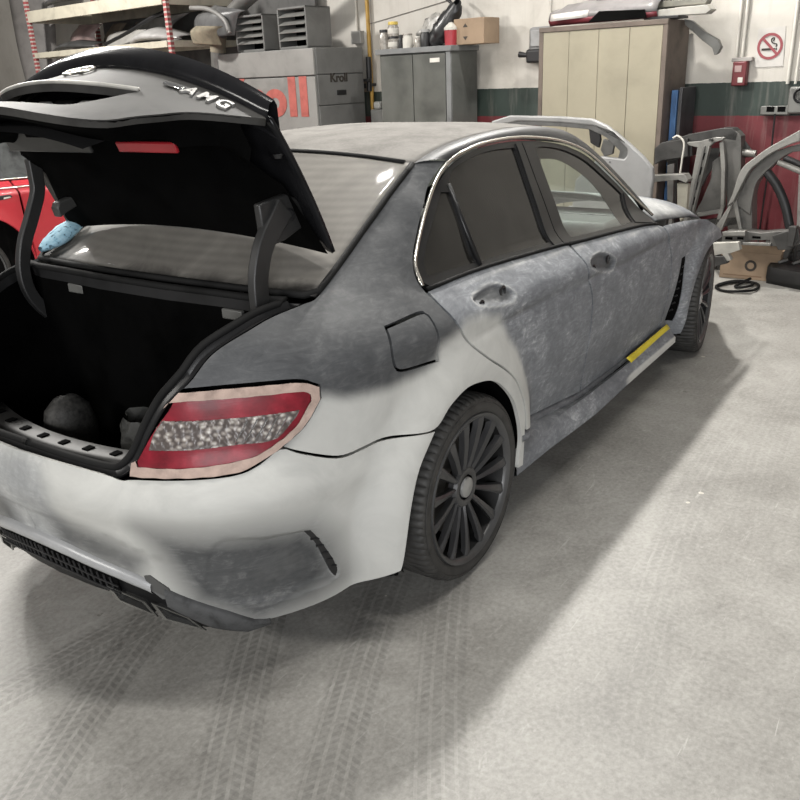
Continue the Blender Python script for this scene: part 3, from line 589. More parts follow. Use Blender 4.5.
# ---- roof, rails, hood, screens
CH = np.array(D['chrome']); CH3 = body(CH[:-1, 0], CH[:-1, 1], .004)
chrome_pts = smoothpoly(CH3, False, 5)
DITCH = np.array([(.208, -.557, 1.343), (.36, -.545, 1.372), (.50, -.540, 1.388), (.70, -.535, 1.399), (.90, -.530, 1.402), (1.1, -.528, 1.397), (1.3, -.527, 1.380), (1.5, -.532, 1.345), (1.7, -.556, 1.262), (1.9, -.607, 1.130), (2.06, -.655, 1.005), (2.14, -.690, .915)])
dsm = smoothpoly(DITCH, False, 6); kidx = [i for i in range(len(CH3)) if CH[i, 0] > .33]
ca = smoothpoly(CH3[kidx], False, 8); tt = np.linspace(0, 1, 70)
def alen(P): d = np.r_[0, np.cumsum(np.linalg.norm(np.diff(P, axis=0), axis=1))]; return d/d[-1]
def rs(P, t): a = alen(P); return np.stack([np.interp(t, a, P[:, i]) for i in range(3)], 1)
RA, RB = rs(ca, tt), rs(dsm, tt)
rail = np.stack([RA*(1-k)+RB*k+np.array([0, -1, .8])*(.010*4*k*(1-k)) for k in np.linspace(0, 1, 7)], 1)
def setpaint(o, rgb):
    n = len(o.data.vertices); at = o.data.attributes.new('paint', 'FLOAT_COLOR', 'POINT'); at.data.foreach_set('color', np.tile(np.array([*rgb, 1], np.float32), n)); return o
for sd in (1, -1):
    setpaint(MB().grid(rail if sd > 0 else MIR(rail), flip=sd > 0).build('roof_rail', M('dark_rail_paint', (.022, .0225, .024), .5, var=.3, spec=.3), car, smooth='full'), (0, .05, 0))
    MB().tube(chrome_pts if sd > 0 else MIR(chrome_pts), .0068, 8).build('window_chrome_trim', CHROME, car, smooth='full')
top_i = np.array([p for p in dsm if p[0] <= 1.66])
us = np.linspace(0, 1, 40); RE = rs(top_i, us); vv = np.linspace(-1, 1, 41)
zc = np.interp(us, [0, .12, .3, .5, .8, 1], [1.374, 1.398, 1.420, 1.428, 1.400, 1.315]); xc = np.interp(us, [0, .12, .9, 1], [.165, .335, 1.50, 1.72])
roofA = np.zeros((40, 41, 3))
for i in range(40):
    for j, v in enumerate(vv):
        k = abs(v)**2.3; roofA[i, j] = (xc[i]*(1-v*v)+RE[i, 0]*v*v, v*abs(RE[i, 1]), zc[i]*(1-k)+RE[i, 2]*k)
# ----
def dusty(name, a, bcol, scale=7, rough=.55):
    m, nt, b = nodes(name); v = coords(nt); n1 = noise(nt, v, scale, 6, .65, .4); n2 = noise(nt, v, 90, 2)
    c = ramp(nt, mth(nt, 'ADD', mth(nt, 'MULTIPLY', n1, .75), mth(nt, 'MULTIPLY', n2, .25)), [(.3, a), (.7, bcol)]); nt.links.new(c, b.inputs['Base Color']); setp(b, rough=rough, spec=.12); return m
ROOFM = dusty('dusty_dark_roof', (.105, .100, .093), (.20, .192, .18), rough=.9)
MB().grid(roofA).build('roof', ROOFM, car, smooth='full', solid=.02)
# rear window: side edge follows the C-pillar
EDGE = body(np.array([.203, .027, -.19, -.358, -.484]), np.array([1.337, 1.262, 1.168, 1.095, 1.052]), -.004)[::-1]
es = rs(smoothpoly(EDGE, False, 8), np.linspace(0, 1, 30)); rw = np.zeros((30, 41, 3))
for i in range(30):
    t = i/29; xb = -.50*(1-t)+.165*t; zb_ = 1.062*(1-t)+1.374*t+.021*4*t*(1-t)
    xm = xb
    for j, v in enumerate(vv):
        k = abs(v)**2.2; rw[i, j] = (xm*(1-k)+es[i, 0]*k, v*abs(es[i, 1]), zb_*(1-k)+es[i, 2]*k)
def rear_glass():
    m, nt, b = nodes('dusty_rear_glass'); v = coords(nt)
    w = N(nt, 'ShaderNodeTexWave'); w.bands_direction = 'Z'; w.inputs['Scale'].default_value = 17; w.inputs['Distortion'].default_value = .3; nt.links.new(v, w.inputs['Vector'])
    n1 = noise(nt, v, 5, 6, .65, .6); sp = nt.nodes.new('ShaderNodeSeparateXYZ'); nt.links.new(v, sp.inputs[0])
    f = mth(nt, 'ADD', mth(nt, 'MULTIPLY', n1, .7), mth(nt, 'MULTIPLY', w.outputs['Fac'], .10))
    dust = ramp(nt, f, [(.25, (.11, .104, .095)), (.5, (.16, .152, .138)), (.75, (.215, .205, .185))])
    clean = N(nt, 'ShaderNodeMapRange'); clean.inputs['From Min'].default_value = 1.066; clean.inputs['From Max'].default_value = 1.088; nt.links.new(mth(nt, 'ADD', sp.outputs['Z'], mth(nt, 'MULTIPLY', mth(nt, 'SUBTRACT', n1, .5), .05)), clean.inputs['Value'])
    c = mixc(nt, clean.outputs['Result'], (.022, .021, .02), dust); nt.links.new(c, b.inputs['Base Color'])
    nt.links.new(mth(nt, 'ADD', mth(nt, 'MULTIPLY', f, .25), .42), b.inputs['Roughness']); setp(b, spec=.06, coat=.12, coatr=.06); return m
MB().grid(rw, flip=True).build('rear_window', rear_glass(), car, smooth='full', solid=.006)
edge_loop = [*rw[::-1, 0], *rw[0, 1:-1], *rw[:, -1], *rw[-1, ::-1]]
MB().tube(np.array(edge_loop[::2])+np.array([-.004, 0, .004]), .0105, 6).build('rear_window_seal', RUBBER, car, smooth='full')
# front windscreen
wse = rs(np.array([p for p in dsm if p[0] >= 1.62]), np.linspace(0, 1, 24)); ws = np.zeros((24, 31, 3)); v3 = np.linspace(-1, 1, 31)
for i in range(24):
    t = i/23; xm = 1.72*(1-t)+2.34*t; zm = 1.318*(1-t)+.93*t+.05*t*(1-t)
    for j, v in enumerate(v3):
        k = v*v; ws[i, j] = (xm*(1-k)+wse[i, 0]*k, v*abs(wse[i, 1])*.985, zm*(1-k)+wse[i, 2]*k)
def clear_glass(name, tint, tr=.85, rough=.03):
    m = bpy.data.materials.new(name); m.use_nodes = True; nt = m.node_tree; nt.nodes.remove(nt.nodes['Principled BSDF']); out = nt.nodes['Material Output']
    t = N(nt, 'ShaderNodeBsdfTransparent'); t.inputs[0].default_value = (*tint, 1); g = N(nt, 'ShaderNodeBsdfGlossy'); g.inputs['Roughness'].default_value = rough
    d = N(nt, 'ShaderNodeBsdfDiffuse'); d.inputs[0].default_value = (.35, .36, .34, 1)
    f = N(nt, 'ShaderNodeFresnel'); f.inputs[0].default_value = 1.5
    mx = N(nt, 'ShaderNodeMixShader'); nt.links.new(f.outputs[0], mx.inputs[0]); nt.links.new(t.outputs[0], mx.inputs[1]); nt.links.new(g.outputs[0], mx.inputs[2])
    m2 = N(nt, 'ShaderNodeMixShader'); n = noise(nt, coords(nt), 7, 5, .6); nt.links.new(mth(nt, 'MULTIPLY', n, 1-tr), m2.inputs[0]); nt.links.new(mx.outputs[0], m2.inputs[1]); nt.links.new(d.outputs[0], m2.inputs[2])
    nt.links.new(m2.outputs[0], out.inputs[0]); return m
GLASS = clear_glass('clear_window_glass', (.80, .86, .83), .8); TINT = None
MB().grid(ws, flip=True).build('windscreen', GLASS, car, smooth='full')
MB().tube(np.array([*ws[::-1, 0], *ws[0, 1:-1], *ws[:, -1]])[::2], .008, 6).build('windscreen_seal', RUBBER, car, smooth='full')
# hood
hx = np.linspace(2.14, 3.50, 36); hd = np.zeros((36, 31, 3)); HZ = lambda x: np.interp(x, [2.1, 2.3, 2.5, 2.855, 3.28, 3.5], [.965, .945, .921, .868, .773, .700])
hzs = [float(np.mean([HZ(x+d) for d in np.linspace(-.08, .08, 9)])) for x in hx]; EZ = lambda x: np.interp(x, [2.05, 2.35, 2.63, 2.72, 2.9, 3.2, 3.5], [.872, .846, .812, .798, .760, .68, .58])
for i, x in enumerate(hx):
    ww = float(np.interp(x, [2.14, 2.6, 2.9, 3.2, 3.5], [.752, .772, .765, .72, .62]))
    for j, v in enumerate(v3):
        k = abs(v)**6; hd[i, j] = (x+(.16*(1-v*v) if x > 3.3 else -.10*(1-abs(v)**3)*max(0, (2.4-x)/.26)*-1), v*ww, (hzs[i]+.018*(1-v*v))*(1-k)+(EZ(x)+.004)*k)
hood = MB().grid(hd).build('bonnet', PAINT, car, smooth='full', solid=.012)
at = hood.data.attributes.new('paint', 'FLOAT_COLOR', 'POINT'); at.data.foreach_set('color', np.array([c for p in hd.reshape(-1, 3) for c in (.45*float(1-sst(2.5, 2.9, p[0])), 1, 0, 1)], np.float32))
box_obj('cowl_panel', (2.10, -.66, .84), (2.30, .66, .885), BLACK, car, .01)

# ---- side windows: black frame, panes
FR = [(-.052, 1.022), (-.040, 1.060), (-.015, 1.092), (.05, 1.146), (.135, 1.214), (.25, 1.282), (.37, 1.326), (.50, 1.351), (.67, 1.361), (.892, 1.357), (1.084, 1.340), (1.286, 1.307), (1.488, 1.243), (1.668, 1.134), (1.862, .996), (1.935, .915), (1.93, .888), (1.683, .912), (.953, .960), (.861, .968), (.294, .998), (-.03, 1.004)]
P1 = [(-.005, 1.028), (.010, 1.075), (.10, 1.152), (.235, 1.250), (.284, 1.244), (.283, 1.016)]
P2 = [(.308, 1.014), (.308, 1.278), (.345, 1.305), (.48, 1.332), (.67, 1.343), (.842, 1.337), (.838, .986)]
P3 = [(1.030, .972), (1.015, 1.318), (1.09, 1.319), (1.27, 1.290), (1.46, 1.226), (1.64, 1.118), (1.745, 1.05), (1.692, .928)]
surf_panel('window_frame', lambda a, b, o: body(a, b, o-.004), FR, SATIN, car, gap=0, spacing=.03, holes=[np.array(P1), np.array(P2), np.array(P3)], sides=(1, -1), depth=.02)
def tinted():
    m, nt, b = nodes('dark_tinted_glass'); v = coords(nt); n = noise(nt, v, 3.5, 5, .6, .5); c = ramp(nt, n, [(.3, (.007, .0066, .006)), (.7, (.020, .019, .017))]); nt.links.new(c, b.inputs['Base Color']); setp(b, rough=.10, spec=.3); return m
TINT = tinted()
for sd, par in ((1, 0), (-1, 1)):
    surf_panel('quarter_glass', lambda a, b, o: body(a, b, o-.012), P1, TINT, rear_doors[par], gap=-.004, spacing=.04, sides=(sd,), depth=.004)
    surf_panel('door_glass', lambda a, b, o: body(a, b, o-.012), P2, TINT, rear_doors[par], gap=-.004, spacing=.04, sides=(sd,), depth=.004)
    surf_panel('door_glass', lambda a, b, o: body(a, b, o-.012), P3, GLASS, front_doors[par], gap=-.004, spacing=.04, sides=(sd,), depth=0)
    # sun band along the top of the front pane
    BANDG = [(1.016, 1.318), (1.09, 1.319), (1.27, 1.290), (1.46, 1.226), (1.64, 1.118), (1.745, 1.05), (1.692, .928), (1.57, .936), (1.575, .99), (1.49, 1.10), (1.37, 1.185), (1.20, 1.255), (1.028, 1.278)]
    surf_panel('shade_band', lambda a, b, o: body(a, b, o-.0105), BANDG, TINT, front_doors[par], gap=0, spacing=.04, sides=(sd,), depth=0)
    bp = surf_panel('pillar_cover', lambda a, b, o: body(a, b, o+.003), [(.846, .972), (.856, 1.352), (.902, 1.351), (.922, .968)], SATIN, rear_doors[par], gap=0, spacing=.03, sides=(sd,), depth=.008)
    surf_panel('pillar_cover', lambda a, b, o: body(a, b, o+.003), [(.930, .968), (.910, 1.351), (.985, 1.346), (1.012, .962)], SATIN, front_doors[par], gap=0, spacing=.03, sides=(sd,), depth=.008)
    surf_panel('mirror_mount', lambda a, b, o: body(a, b, o+.002), [(1.712, .928), (1.765, 1.05), (1.862, .985), (1.92, .912), (1.92, .894)], BLACK, front_doors[par], gap=0, spacing=.03, sides=(sd,), depth=.008)
    strip = SZ([(-.06, 1.003), (.294, .9985), (.861, .969), (.950, .961)], .004); strip2 = SZ([(.962, .960), (1.683, .913), (1.925, .888)], .004)
    MB().tube(smoothpoly(strip if sd > 0 else MIR(strip), False, 6), .007, 6).build('belt_seal', RUBBER, rear_doors[par], smooth='full')
    MB().tube(smoothpoly(strip2 if sd > 0 else MIR(strip2), False, 6), .007, 6).build('belt_seal', RUBBER, front_doors[par], smooth='full')
    seal_ = SZ([(.294, 1.004), (.297, 1.15), (.294, 1.268)], -.006)
    MB().tube(seal_ if sd > 0 else MIR(seal_), .011, 6).build('window_divider', SATIN, rear_doors[par], smooth='full')

# ---- dark inner body behind every shut line, floor, wheel housings, cabin
sg = np.arange(-1.16, 3.0, .04); zg = np.arange(.20, .96, .04)
for sd in (1, -1):
    mb = MB(); A = np.array([[body(s, min(z, float(np.interp(s, [-1.2, -1.0, -.9, 2, 2.9], [.66, .80, .90, .86, .60]))), -.035) for z in zg] for s in sg])
    if sd < 0: A = MIR(A)
    n = len(zg); F = []
    for i in range(len(sg)-1):
        for j in range(n-1):
            c = (sg[i]+.02, zg[j]+.02)
            if min(math.hypot(c[0], c[1]-.33), math.hypot(c[0]-2.76, c[1]-.33)) < .41: continue
            F.append((i*n+j, (i+1)*n+j, (i+1)*n+j+1, i*n+j+1))
    mb.add(A.reshape(-1, 3), F).build('inner_side', VOID, car)
    for wx in (0.0, 2.76):
        hp = [(wx+.40*math.cos(a), .33+.385*math.sin(a)) for a in np.linspace(-.35 if wx < 1 else 1.05, PI+.35, 20)]
        mb = MB().grid(np.array([[(x, -sd*.86, z), (x, -sd*.60, z)] for x, z in hp]))
        mb.add([(x, -sd*.60, z) for x, z in hp], [tuple(range(20))]); mb.build('wheel_housing', VOID, car)
MB().box((-.74, -.58, .20), (3.1, .58, .25)).box((.45, -.83, .20), (2.28, .83, .25)).build('underbody', VOID, car)
MB().box((-.93, -.36, .25), (-.88, .36, .60)).build('rear_crossmember', VOID, car)
MB().box((3.05, -.62, .30), (3.2, .62, .62)).build('front_crossmember', M('bare_grey_steel', (.30, .30, .28), .5, .3), car, bevel=.01)
CLOTH = M('dark_seat_cloth', (.035, .034, .033), .8); DASH = M('grey_dash_plastic', (.10, .10, .10), .55)
MB().box((.25, -.60, .23), (2.1, .60, .30)).build('cabin_floor', VOID, car)
for sd in (1, -1):
    seat = MB().box((1.05, -.20+sd*-.36, .30), (1.55, .20+sd*-.36, .50)).build('front_seat', CLOTH, car, bevel=.05)
    MB().box((0, -.20, 0), (.13, .20, .60), tr=Matrix.Translation((1.0, -sd*.36, .45)) @ Matrix.Rotation(-.32, 4, 'Y')).build('backrest', CLOTH, seat, bevel=.04)
    MB().box((-.05, -.11, 0), (.04, .11, .17), tr=Matrix.Translation((.79, -sd*.36, 1.03)) @ Matrix.Rotation(-.2, 4, 'Y')).build('headrest', CLOTH, seat, bevel=.03)
MB().box((-.05, -.55, .62), (.10, .55, 1.0)).build('rear_seat_back', CLOTH, car, bevel=.04)
MB().box((1.85, -.62, .62), (2.15, .62, .88)).build('dashboard', DASH, car, bevel=.05)
MB().lathe([(.185+.016*math.cos(a), .016*math.sin(a)) for a in np.linspace(0, 2*PI, 9)], 32, frame((1.72, .36, .82), (0, 1, 0), (.35, 0, 1))).build('steering_wheel', BLACK, car, smooth='full')
MB().box((-.46, -.60, .98), (-.02, .60, 1.0)).build('parcel_shelf', VOID, car)

# ---- boot: gutter with seal, dark lined well, sill trim and odds and ends
RIM = [(-.545, 1.046), (-.70, 1.028), (-.88, .978), (-.968, .914), (-1.003, .888), (-1.047, .850), (-1.10, .782), (-1.150, .704), (-1.19, .672), (-1.236, .668), (-1.34, .671), (-1.45, .674), (SR, .676)]
rr = SZ(smoothpoly(RIM, False, 5), -.004); hinge = [(-.512, y, 1.046) for y in (-.56, -.40, -.20)]
right = [*hinge[::-1], *rr]
def ring(inx, dz, shrink_y):
    half = []
    for p in right:
        c = np.array([-.72, 0, p[2]]); d = c-p; d[2] = 0; L = np.linalg.norm(d); q = p+np.array([d[0]/L*inx*.9, d[1]/L*inx*shrink_y, dz]); half.append(q)
    half = np.array(half); return np.vstack([half, MIR(half)[::-1]])
rings = [ring(0, 0, 1), ring(.012, -.012, 1), ring(.034, -.014, 1), ring(.040, .006, 1), ring(.052, .008, 1), ring(.062, -.03, 1)]
gut = np.stack(rings, 1); MB().grid(gut, close=True).build('boot_gutter', SATIN, car, smooth=True, angle=60)
MB().tube(np.vstack([ring(.046, .008, 1), ring(.046, .008, 1)[:1]]), .011, 8, caps=False).build('boot_seal', RUBBER, car, smooth='full')
top = ring(.062, -.03, 1); bot = top.copy(); bot[:, 2] = .42; bot[:, 0] = np.clip(bot[:, 0], -.93, -.45)
LINER = M('boot_liner_felt', (.0022, .0022, .0022), .95, var=.3, spec=.02)
mb = MB().grid(np.stack([top, top*np.array([1, 1, .9]), bot], 1), close=True); n = len(bot); mb.add(bot, [tuple(range(n))]); mb.build('boot_liner', LINER, car, smooth=True)
yy = np.linspace(-.42, .42, 20)
sl = np.array([[(-.955+.10*(y/.5)**2, y, .655), (-.93+.10*(y/.5)**2, y, .668), (-.875+.10*(y/.5)**2, y, .665), (-.855+.10*(y/.5)**2, y, .60)] for y in yy])
trim_ = MB().grid(sl, flip=True).build('boot_sill_trim', M('grey_boot_plastic', (.018, .0175, .0165), .5, var=.25), car, smooth=True, solid=.006)
for k in range(8):
    y = -.36+.1*k; MB().box((-.925+.10*(y/.5)**2, y-.012, .6675), (-.898+.10*(y/.5)**2, y+.012, .6715)).build('trim_slot', VOID, trim_)
for y in (-.42, .30):
    MB().box((-.545, y-.04, .985), (-.50, y+.04, 1.015)).build('shelf_clip', M('clip_grey', (.10, .10, .095), .5), car, bevel=.004)

# ---- rear diffuser strip, dark lower lip, grille and exhaust tips
BB = np.array([(-1.60, .418), (-1.452, .407), (-1.278, .375), (-1.19, .352)]); bs_ = np.linspace(0, 1, 24)
def bbz(s): return np.interp(s, [SR, -1.452, -1.278, -1.188, -1.08, -.945, -.864, -.826, -.718], [.418, .407, .375, .351, .297, .236, .190, .182, .188])
SILV = M('silver_strip_paint', (.36, .365, .37), .4, .2, var=.1); LIPM = M('sanded_black_lip', (.062, .063, .064), .6, var=.35, scale=14, spec=.2)
def strip_rows(s, rows): return np.stack([body(s, bbz(s)+dz, off) for dz, off in rows], 1)
s1 = np.linspace(SR, -1.165, 26)
A = strip_rows(s1, [(.004, -.012), (-.002, .004), (-.012, .013), (-.028, .014), (-.040, .006), (-.046, -.02)])
A = np.vstack([A[::-1], MIR(A)[1:]]); MB().grid(A, flip=True).build('bumper_strip', SILV, car, smooth=True, angle=60)
s2 = np.linspace(-1.125, -.815, 26); lipz = np.interp(s2, [-1.184, -1.104, -1.001, -.89, -.815], [.290, .240, .180, .138, .165])
A = np.stack([body(s2, bbz(s2)+.006, -.012), body(s2, bbz(s2), .006), body(s2, bbz(s2)*.8+lipz*.2, .014), body(s2, bbz(s2)*.15+lipz*.85, .012), body(s2, lipz, .004), body(s2, lipz, -.03)], 1)
for sd in (1, -1):
    MB().grid(A if sd > 0 else MIR(A), flip=sd < 0).build('bumper_lip', LIPM, car, smooth=True, angle=60)
    a = body(-1.165, .345, .004); c = body(-1.115, .312, .002); 
    br = np.array([body(s, z, o) for s, z, o in ((-1.185, .358, .003), (-1.165, .362, .002), (-1.115, .322, .004), (-1.105, .285, .008), (-1.135, .29, .012), (-1.17, .318, .010))]); br2 = br+np.array([.03, 0, 0])
    if sd < 0: br, br2 = MIR(br), MIR(br2)
    MB().add(np.vstack([br, br2]), [tuple(range(6)), tuple(range(6, 12))[::-1]]+[(i, (i+1) % 6, 6+(i+1) % 6, 6+i) for i in range(6)]).build('strip_bracket', M('dull_grey_bracket', (.06, .06, .058), .5), car)
s3 = np.linspace(SR, -.86, 40); dz3 = np.interp(s3, [SR, -1.36, -1.185, -1.05, -.86], [.245, .240, .200, .145, .125]); up3 = np.minimum(bbz(s3)-.045, np.interp(s3, [-1.2, -1.0, -.86], [9, .20, .15]))
A = np.stack([body(s3, up3+.02, -.010), body(s3, up3, -.018), body(s3, dz3*.7+up3*.3, -.022), body(s3, dz3, -.032), body(s3, dz3, -.16)], 1)
A = np.vstack([A[::-1], MIR(A)[1:]]); diff = MB().grid(A, flip=True).build('diffuser', M('diffuser_plastic', (.010, .010, .0105), .55, var=.3, spec=.25), car, smooth=True, angle=45)
for sd in (1, -1):
    for q2 in ([(-1.194, .257), (-1.075, .212), (-1.030, .158), (-1.165, .198)], [(-1.350, .286), (-1.214, .255), (-1.180, .206), (-1.325, .237)]):
        q = SZ(q2, -.010)
        if sd < 0: q = MIR(q)
        ins = q.mean(0)+(q-q.mean(0))*.80; dp = np.array([.11, 0, 0])
        tipo = MB().add(np.vstack([q, ins, ins+dp]), [(i, (i+1) % 4, 4+(i+1) % 4, 4+i) for i in range(4)]+[(4+i, 4+(i+1) % 4, 8+(i+1) % 4, 8+i) for i in range(4)]).build('exhaust_tip', M('dark_chrome', (.30, .30, .29), .25, .9), car, solid=.004)
        MB().add(ins+dp*.9, [(0, 1, 2, 3)]).build('exhaust_bore', VOID, tipo)
        m_ = ins.mean(0)
        for k in (-1, 1): MB().lathe([(0, .004), (.006, .003), (.008, -.002)], 10, frame(m_+np.array([.02, k*.018, 0]), (0, 1, 0), (0, 0, 1))).build('exhaust_stud', CHROMED, tipo)
s4 = np.linspace(SR, -1.30, 14)
A = np.stack([body(s4, bbz(s4)-.06, -.008), body(s4, bbz(s4)-.118, -.012)], 1); A = np.vstack([A[::-1], MIR(A)[1:]])
gr = MB().grid(A, flip=True).build('diffuser_grille', VOID, diff)
for k in range(1, 26): MB().tube(A[min(k, len(A)-1)]+np.array([-.003, 0, 0]), .003, 5).build('grille_bar', BLACK, diff) if k < len(A)-1 else None
for dz in (.085, .11):
    l = body(s4, bbz(s4)-dz, -.006); MB().tube(np.vstack([l[::-1], MIR(l)[1:]]), .003, 5).build('grille_bar', BLACK, diff)

# ---- wheels
TYRE = M('tyre_rubber', (.030, .029, .027), .62, var=.3, scale=20); RIMM = M('satin_black_rim', (.036, .036, .037), .32, var=.25, coat=.1); DISC = M('brake_disc_steel', (.09, .085, .08), .4, .8)
def make_wheel():
    w = MB()
    # rim: local z is outward axle
    o = MB().lathe([(.240, -.014), (.246, .000), (.259, .004), (.261, -.004), (.255, -.012)], 64).build('wheel', M('rim_lip_grey', (.055, .055, .055), .35, var=.2), None, smooth=True, angle=50)
    MB().lathe([(.205, -.20), (.225, -.18), (.222, -.05), (.241, -.013)], 64).build('rim_barrel', M('dark_barrel', (.006, .006, .006), .5, spec=.2), o, smooth=True)
    nseg = 288
    tp = [(.255, -.22), (.285, -.232), (.306, -.228), (.317, -.212), (.321, -.19), (.3215, -.115), (.321, -.04), (.317, -.017), (.307, -.003), (.288, .004), (.268, .002), (.258, -.006)]
    def groove(k, j):
        if j in (3, 4, 6, 7): return -.009 if k % 4 == 0 else 0
        if j == 5: return -.005 if k % 8 == 2 else 0
        return 0
    MB().lathe(tp, nseg, rad=groove).build('tyre', TYRE, o, smooth=True, angle=40)
    # sidewall ring relief
    MB().lathe([(.296+.0018*math.cos(a), .0025+.0018*math.sin(a)) for a in np.linspace(0, 2*PI, 7)], 96).build('sidewall_rib', TYRE, o, smooth='full')
    sm = None
    for k in range(15):
        a = 2*PI*k/15; ca_, sa_ = math.cos(a), math.sin(a)
        st = [(.060, .0085, -.028, .018), (.10, .0100, -.019, .016), (.16, .0135, -.010, .014), (.215, .0180, -.005, .012), (.246, .022, -.005, .014)]
        v = []
        for (r, hw, zf, th) in st:
            v += [(r, -hw, zf-th*.4), (r, -hw*.45, zf), (r, hw*.75, zf-.006), (r, hw, zf-th-.012), (r, -hw*.6, zf-th-.014)]
        if sm is None:
            f = [(i*5+j, i*5+(j+1) % 5, (i+1)*5+(j+1) % 5, (i+1)*5+j) for i in range(4) for j in range(5)]
            sp = MB().add(v, f).build('spoke', RIMM, o, smooth=True, angle=30); sm = sp.data
        else:
            sp = bpy.data.objects.new('spoke', sm); COL.objects.link(sp); sp.parent = o
        sp.rotation_euler = (0, 0, a)
    MB().lathe([(.075, -.055), (.074, -.036), (.066, -.026), (.052, -.024), (.044, -.028)], 40).build('hub', RIMM, o, smooth=True)
    cap = MB().lathe([(.0, -.019), (.030, -.020), (.0345, -.022), (.036, -.03)], 32).build('centre_cap', M('grey_cap', (.34, .34, .33), .35, .5, var=.1), o, smooth=True)
    for k in range(5):
        a = 2*PI*(k+.5)/5; MB().lathe([(.0, -.028), (.006, -.026), (.009, -.027), (.010, -.036)], 10, Matrix.Translation((.056*math.cos(a), .056*math.sin(a), 0))).build('wheel_bolt', BLACK, o)
    MB().lathe([(.06, -.075), (.165, -.078), (.165, -.10), (.06, -.10)], 48).build('brake_disc', DISC, o, smooth=True, angle=30)
    MB().prism([(.05, .09), (.11, .15), (.17, .10), (.175, -.02), (.10, -.03)], -.065, -.11).build('brake_caliper', BLACK, o, bevel=.006)
    return o
wh = make_wheel()
def seat_wheel(o, x, y, sd, steer):
    o.parent = car; o.location = (x, y, .322)
    o.rotation_euler = (Matrix.Rotation(steer, 3, 'Z') @ Matrix.Rotation(PI/2 if sd > 0 else -PI/2, 3, 'X')).to_euler()
seat_wheel(wh, 0, -.892, 1, 0)
for x, sd, stt in ((2.76, 1, .13), (0, -1, 0), (2.76, -1, .13)): seat_wheel(child_copy(wh, car), x, -(.880 if x else .892)*sd, sd, stt)

# ---- boot lid, modelled shut and then swung open about its hinge line
LTH, LTX, LTZ = 1.18168, .12026, .24732
def LT(p):
    p = np.array(p, float); dx, dz = p[..., 0]+.5, p[..., 2]-.95; c, s = math.cos(LTH), math.sin(LTH)
    return np.stack([-.5+LTX+c*dx+s*dz, p[..., 1], .95+LTZ-s*dx+c*dz], -1)
def face_fn(y, z, o):
    y = np.asarray(y, float); z = np.asarray(z, float)
    return LT(np.stack([-1.005-.045*(.93-z)/.23+.40*y*y-o, y, z], -1))
LIDP = M('dusty_dark_lid_paint', (.032, .031, .029), .6, var=.35, scale=7, spec=.35); GLOSS = M('gloss_black_paint', (.010, .010, .011), .16, var=.3, spec=.18)
lower = [(-.600, .945), (-.558, .904), (-.509, .859), (-.471, .818), (-.445, .766), (-.418, .715), (-.392, .655), (-.33, .612), (-.235, .589), (-.12, .585), (0, .585)]
topz = lambda y: .985-.03*(abs(y)/.6)**2
FACE = lower+[(-y, z) for y, z in lower[-2::-1]]+[(y, topz(y)) for y in np.linspace(.59, -.59, 13)]
hr = [(-.308, .836), (-.242, .820), (-.137, .804), (0, .800)]; hb = [(0, .620), (-.07, .622), (-.174, .640), (-.246, .663), (-.268, .694), (-.285, .745)]
HOLE = hr+[(-y, z) for y, z in hr[-2::-1]]+[(-y, z) for y, z in hb[:0:-1]]+hb
lid = surf_panel('boot_lid', face_fn, FACE, LIDP, car, gap=0, spacing=.03, holes=[np.array(HOLE)], depth=.02, flip=True, corner=60)[0]
# deck skin and spoiler lip
def deck_x(y, t): return (-.43-.05*(1-(y/.615)**2))*(1-t)+(-1.015+.40*y*y)*t
ty = np.linspace(-1, 1, 41)
def half(t): return .615*(1-t)+.600*t
A = np.array([[(deck_x(v*half(t), t), v*half(t), 1.012+.030*(1-v*v)*(1-.3*t)-.055*t*t+.012*t-(.02*abs(v)**6)) for v in ty] for t in np.linspace(0, .95, 14)])
MB().grid(LT(A)).build('lid_deck', GLOSS, lid, smooth='full', solid=.012)
sp_rows = []
for v in ty:
    y = v*.602; xb = -1.005+.40*y*y; zt_ = topz(y); e = 1-.55*abs(v)**3
    sp_rows.append([(xb+.075, y, zt_+.012), (xb+.035, y, zt_+.020+.012*e), (xb-.010, y, zt_+.030+.024*e), (xb-.026, y, zt_+.026+.026*e), (xb-.024, y, zt_+.012+.010*e), (xb-.004, y, zt_-.004), (xb+.02, y, zt_-.004)])
MB().grid(LT(np.array(sp_rows))).build('spoiler_lip', GLOSS, lid, smooth=True, angle=60)
# bright edge over the plate recess
ed = face_fn(np.array([p[0] for p in smoothpoly(hr+[(-y, z) for y, z in hr[-2::-1]], False, 5)]), np.array([p[1]+.006 for p in smoothpoly(hr+[(-y, z) for y, z in hr[-2::-1]], False, 5)]), .004)
MB().tube(ed, .006, 6).build('recess_edge', M('bare_primer_edge', (.36, .35, .32), .45, var=.2), lid, smooth='full')
# recess back wall with lamp sockets
back = np.array([[LT((-1.005-.045*(.93-z)/.23+.40*y*y+.075, y, z)) for z in (.60, .85)] for y in np.linspace(-.33, .33, 15)])
rec = MB().grid(back).build('plate_recess', SATIN, lid, smooth='full')
def lid_box(name, x0, x1, y0, y1, z0, z1, mat, par): 
    mb = MB().box((x0, y0, z0), (x1, y1, z1)); mb.v = [tuple(q) for q in LT(np.array(mb.v))]; return mb.build(name, mat, par, bevel=.004)
GREYC = M('socket_grey', (.13, .13, .125), .4)
for y in (-.155, .03, .17): lid_box('lamp_socket', -.985, -.935, y-.028, y+.028, .765, .795, GREYC, rec)
lid_box('latch_slot', -.985, -.95, -.10, -.015, .735, .80, VOID, rec)
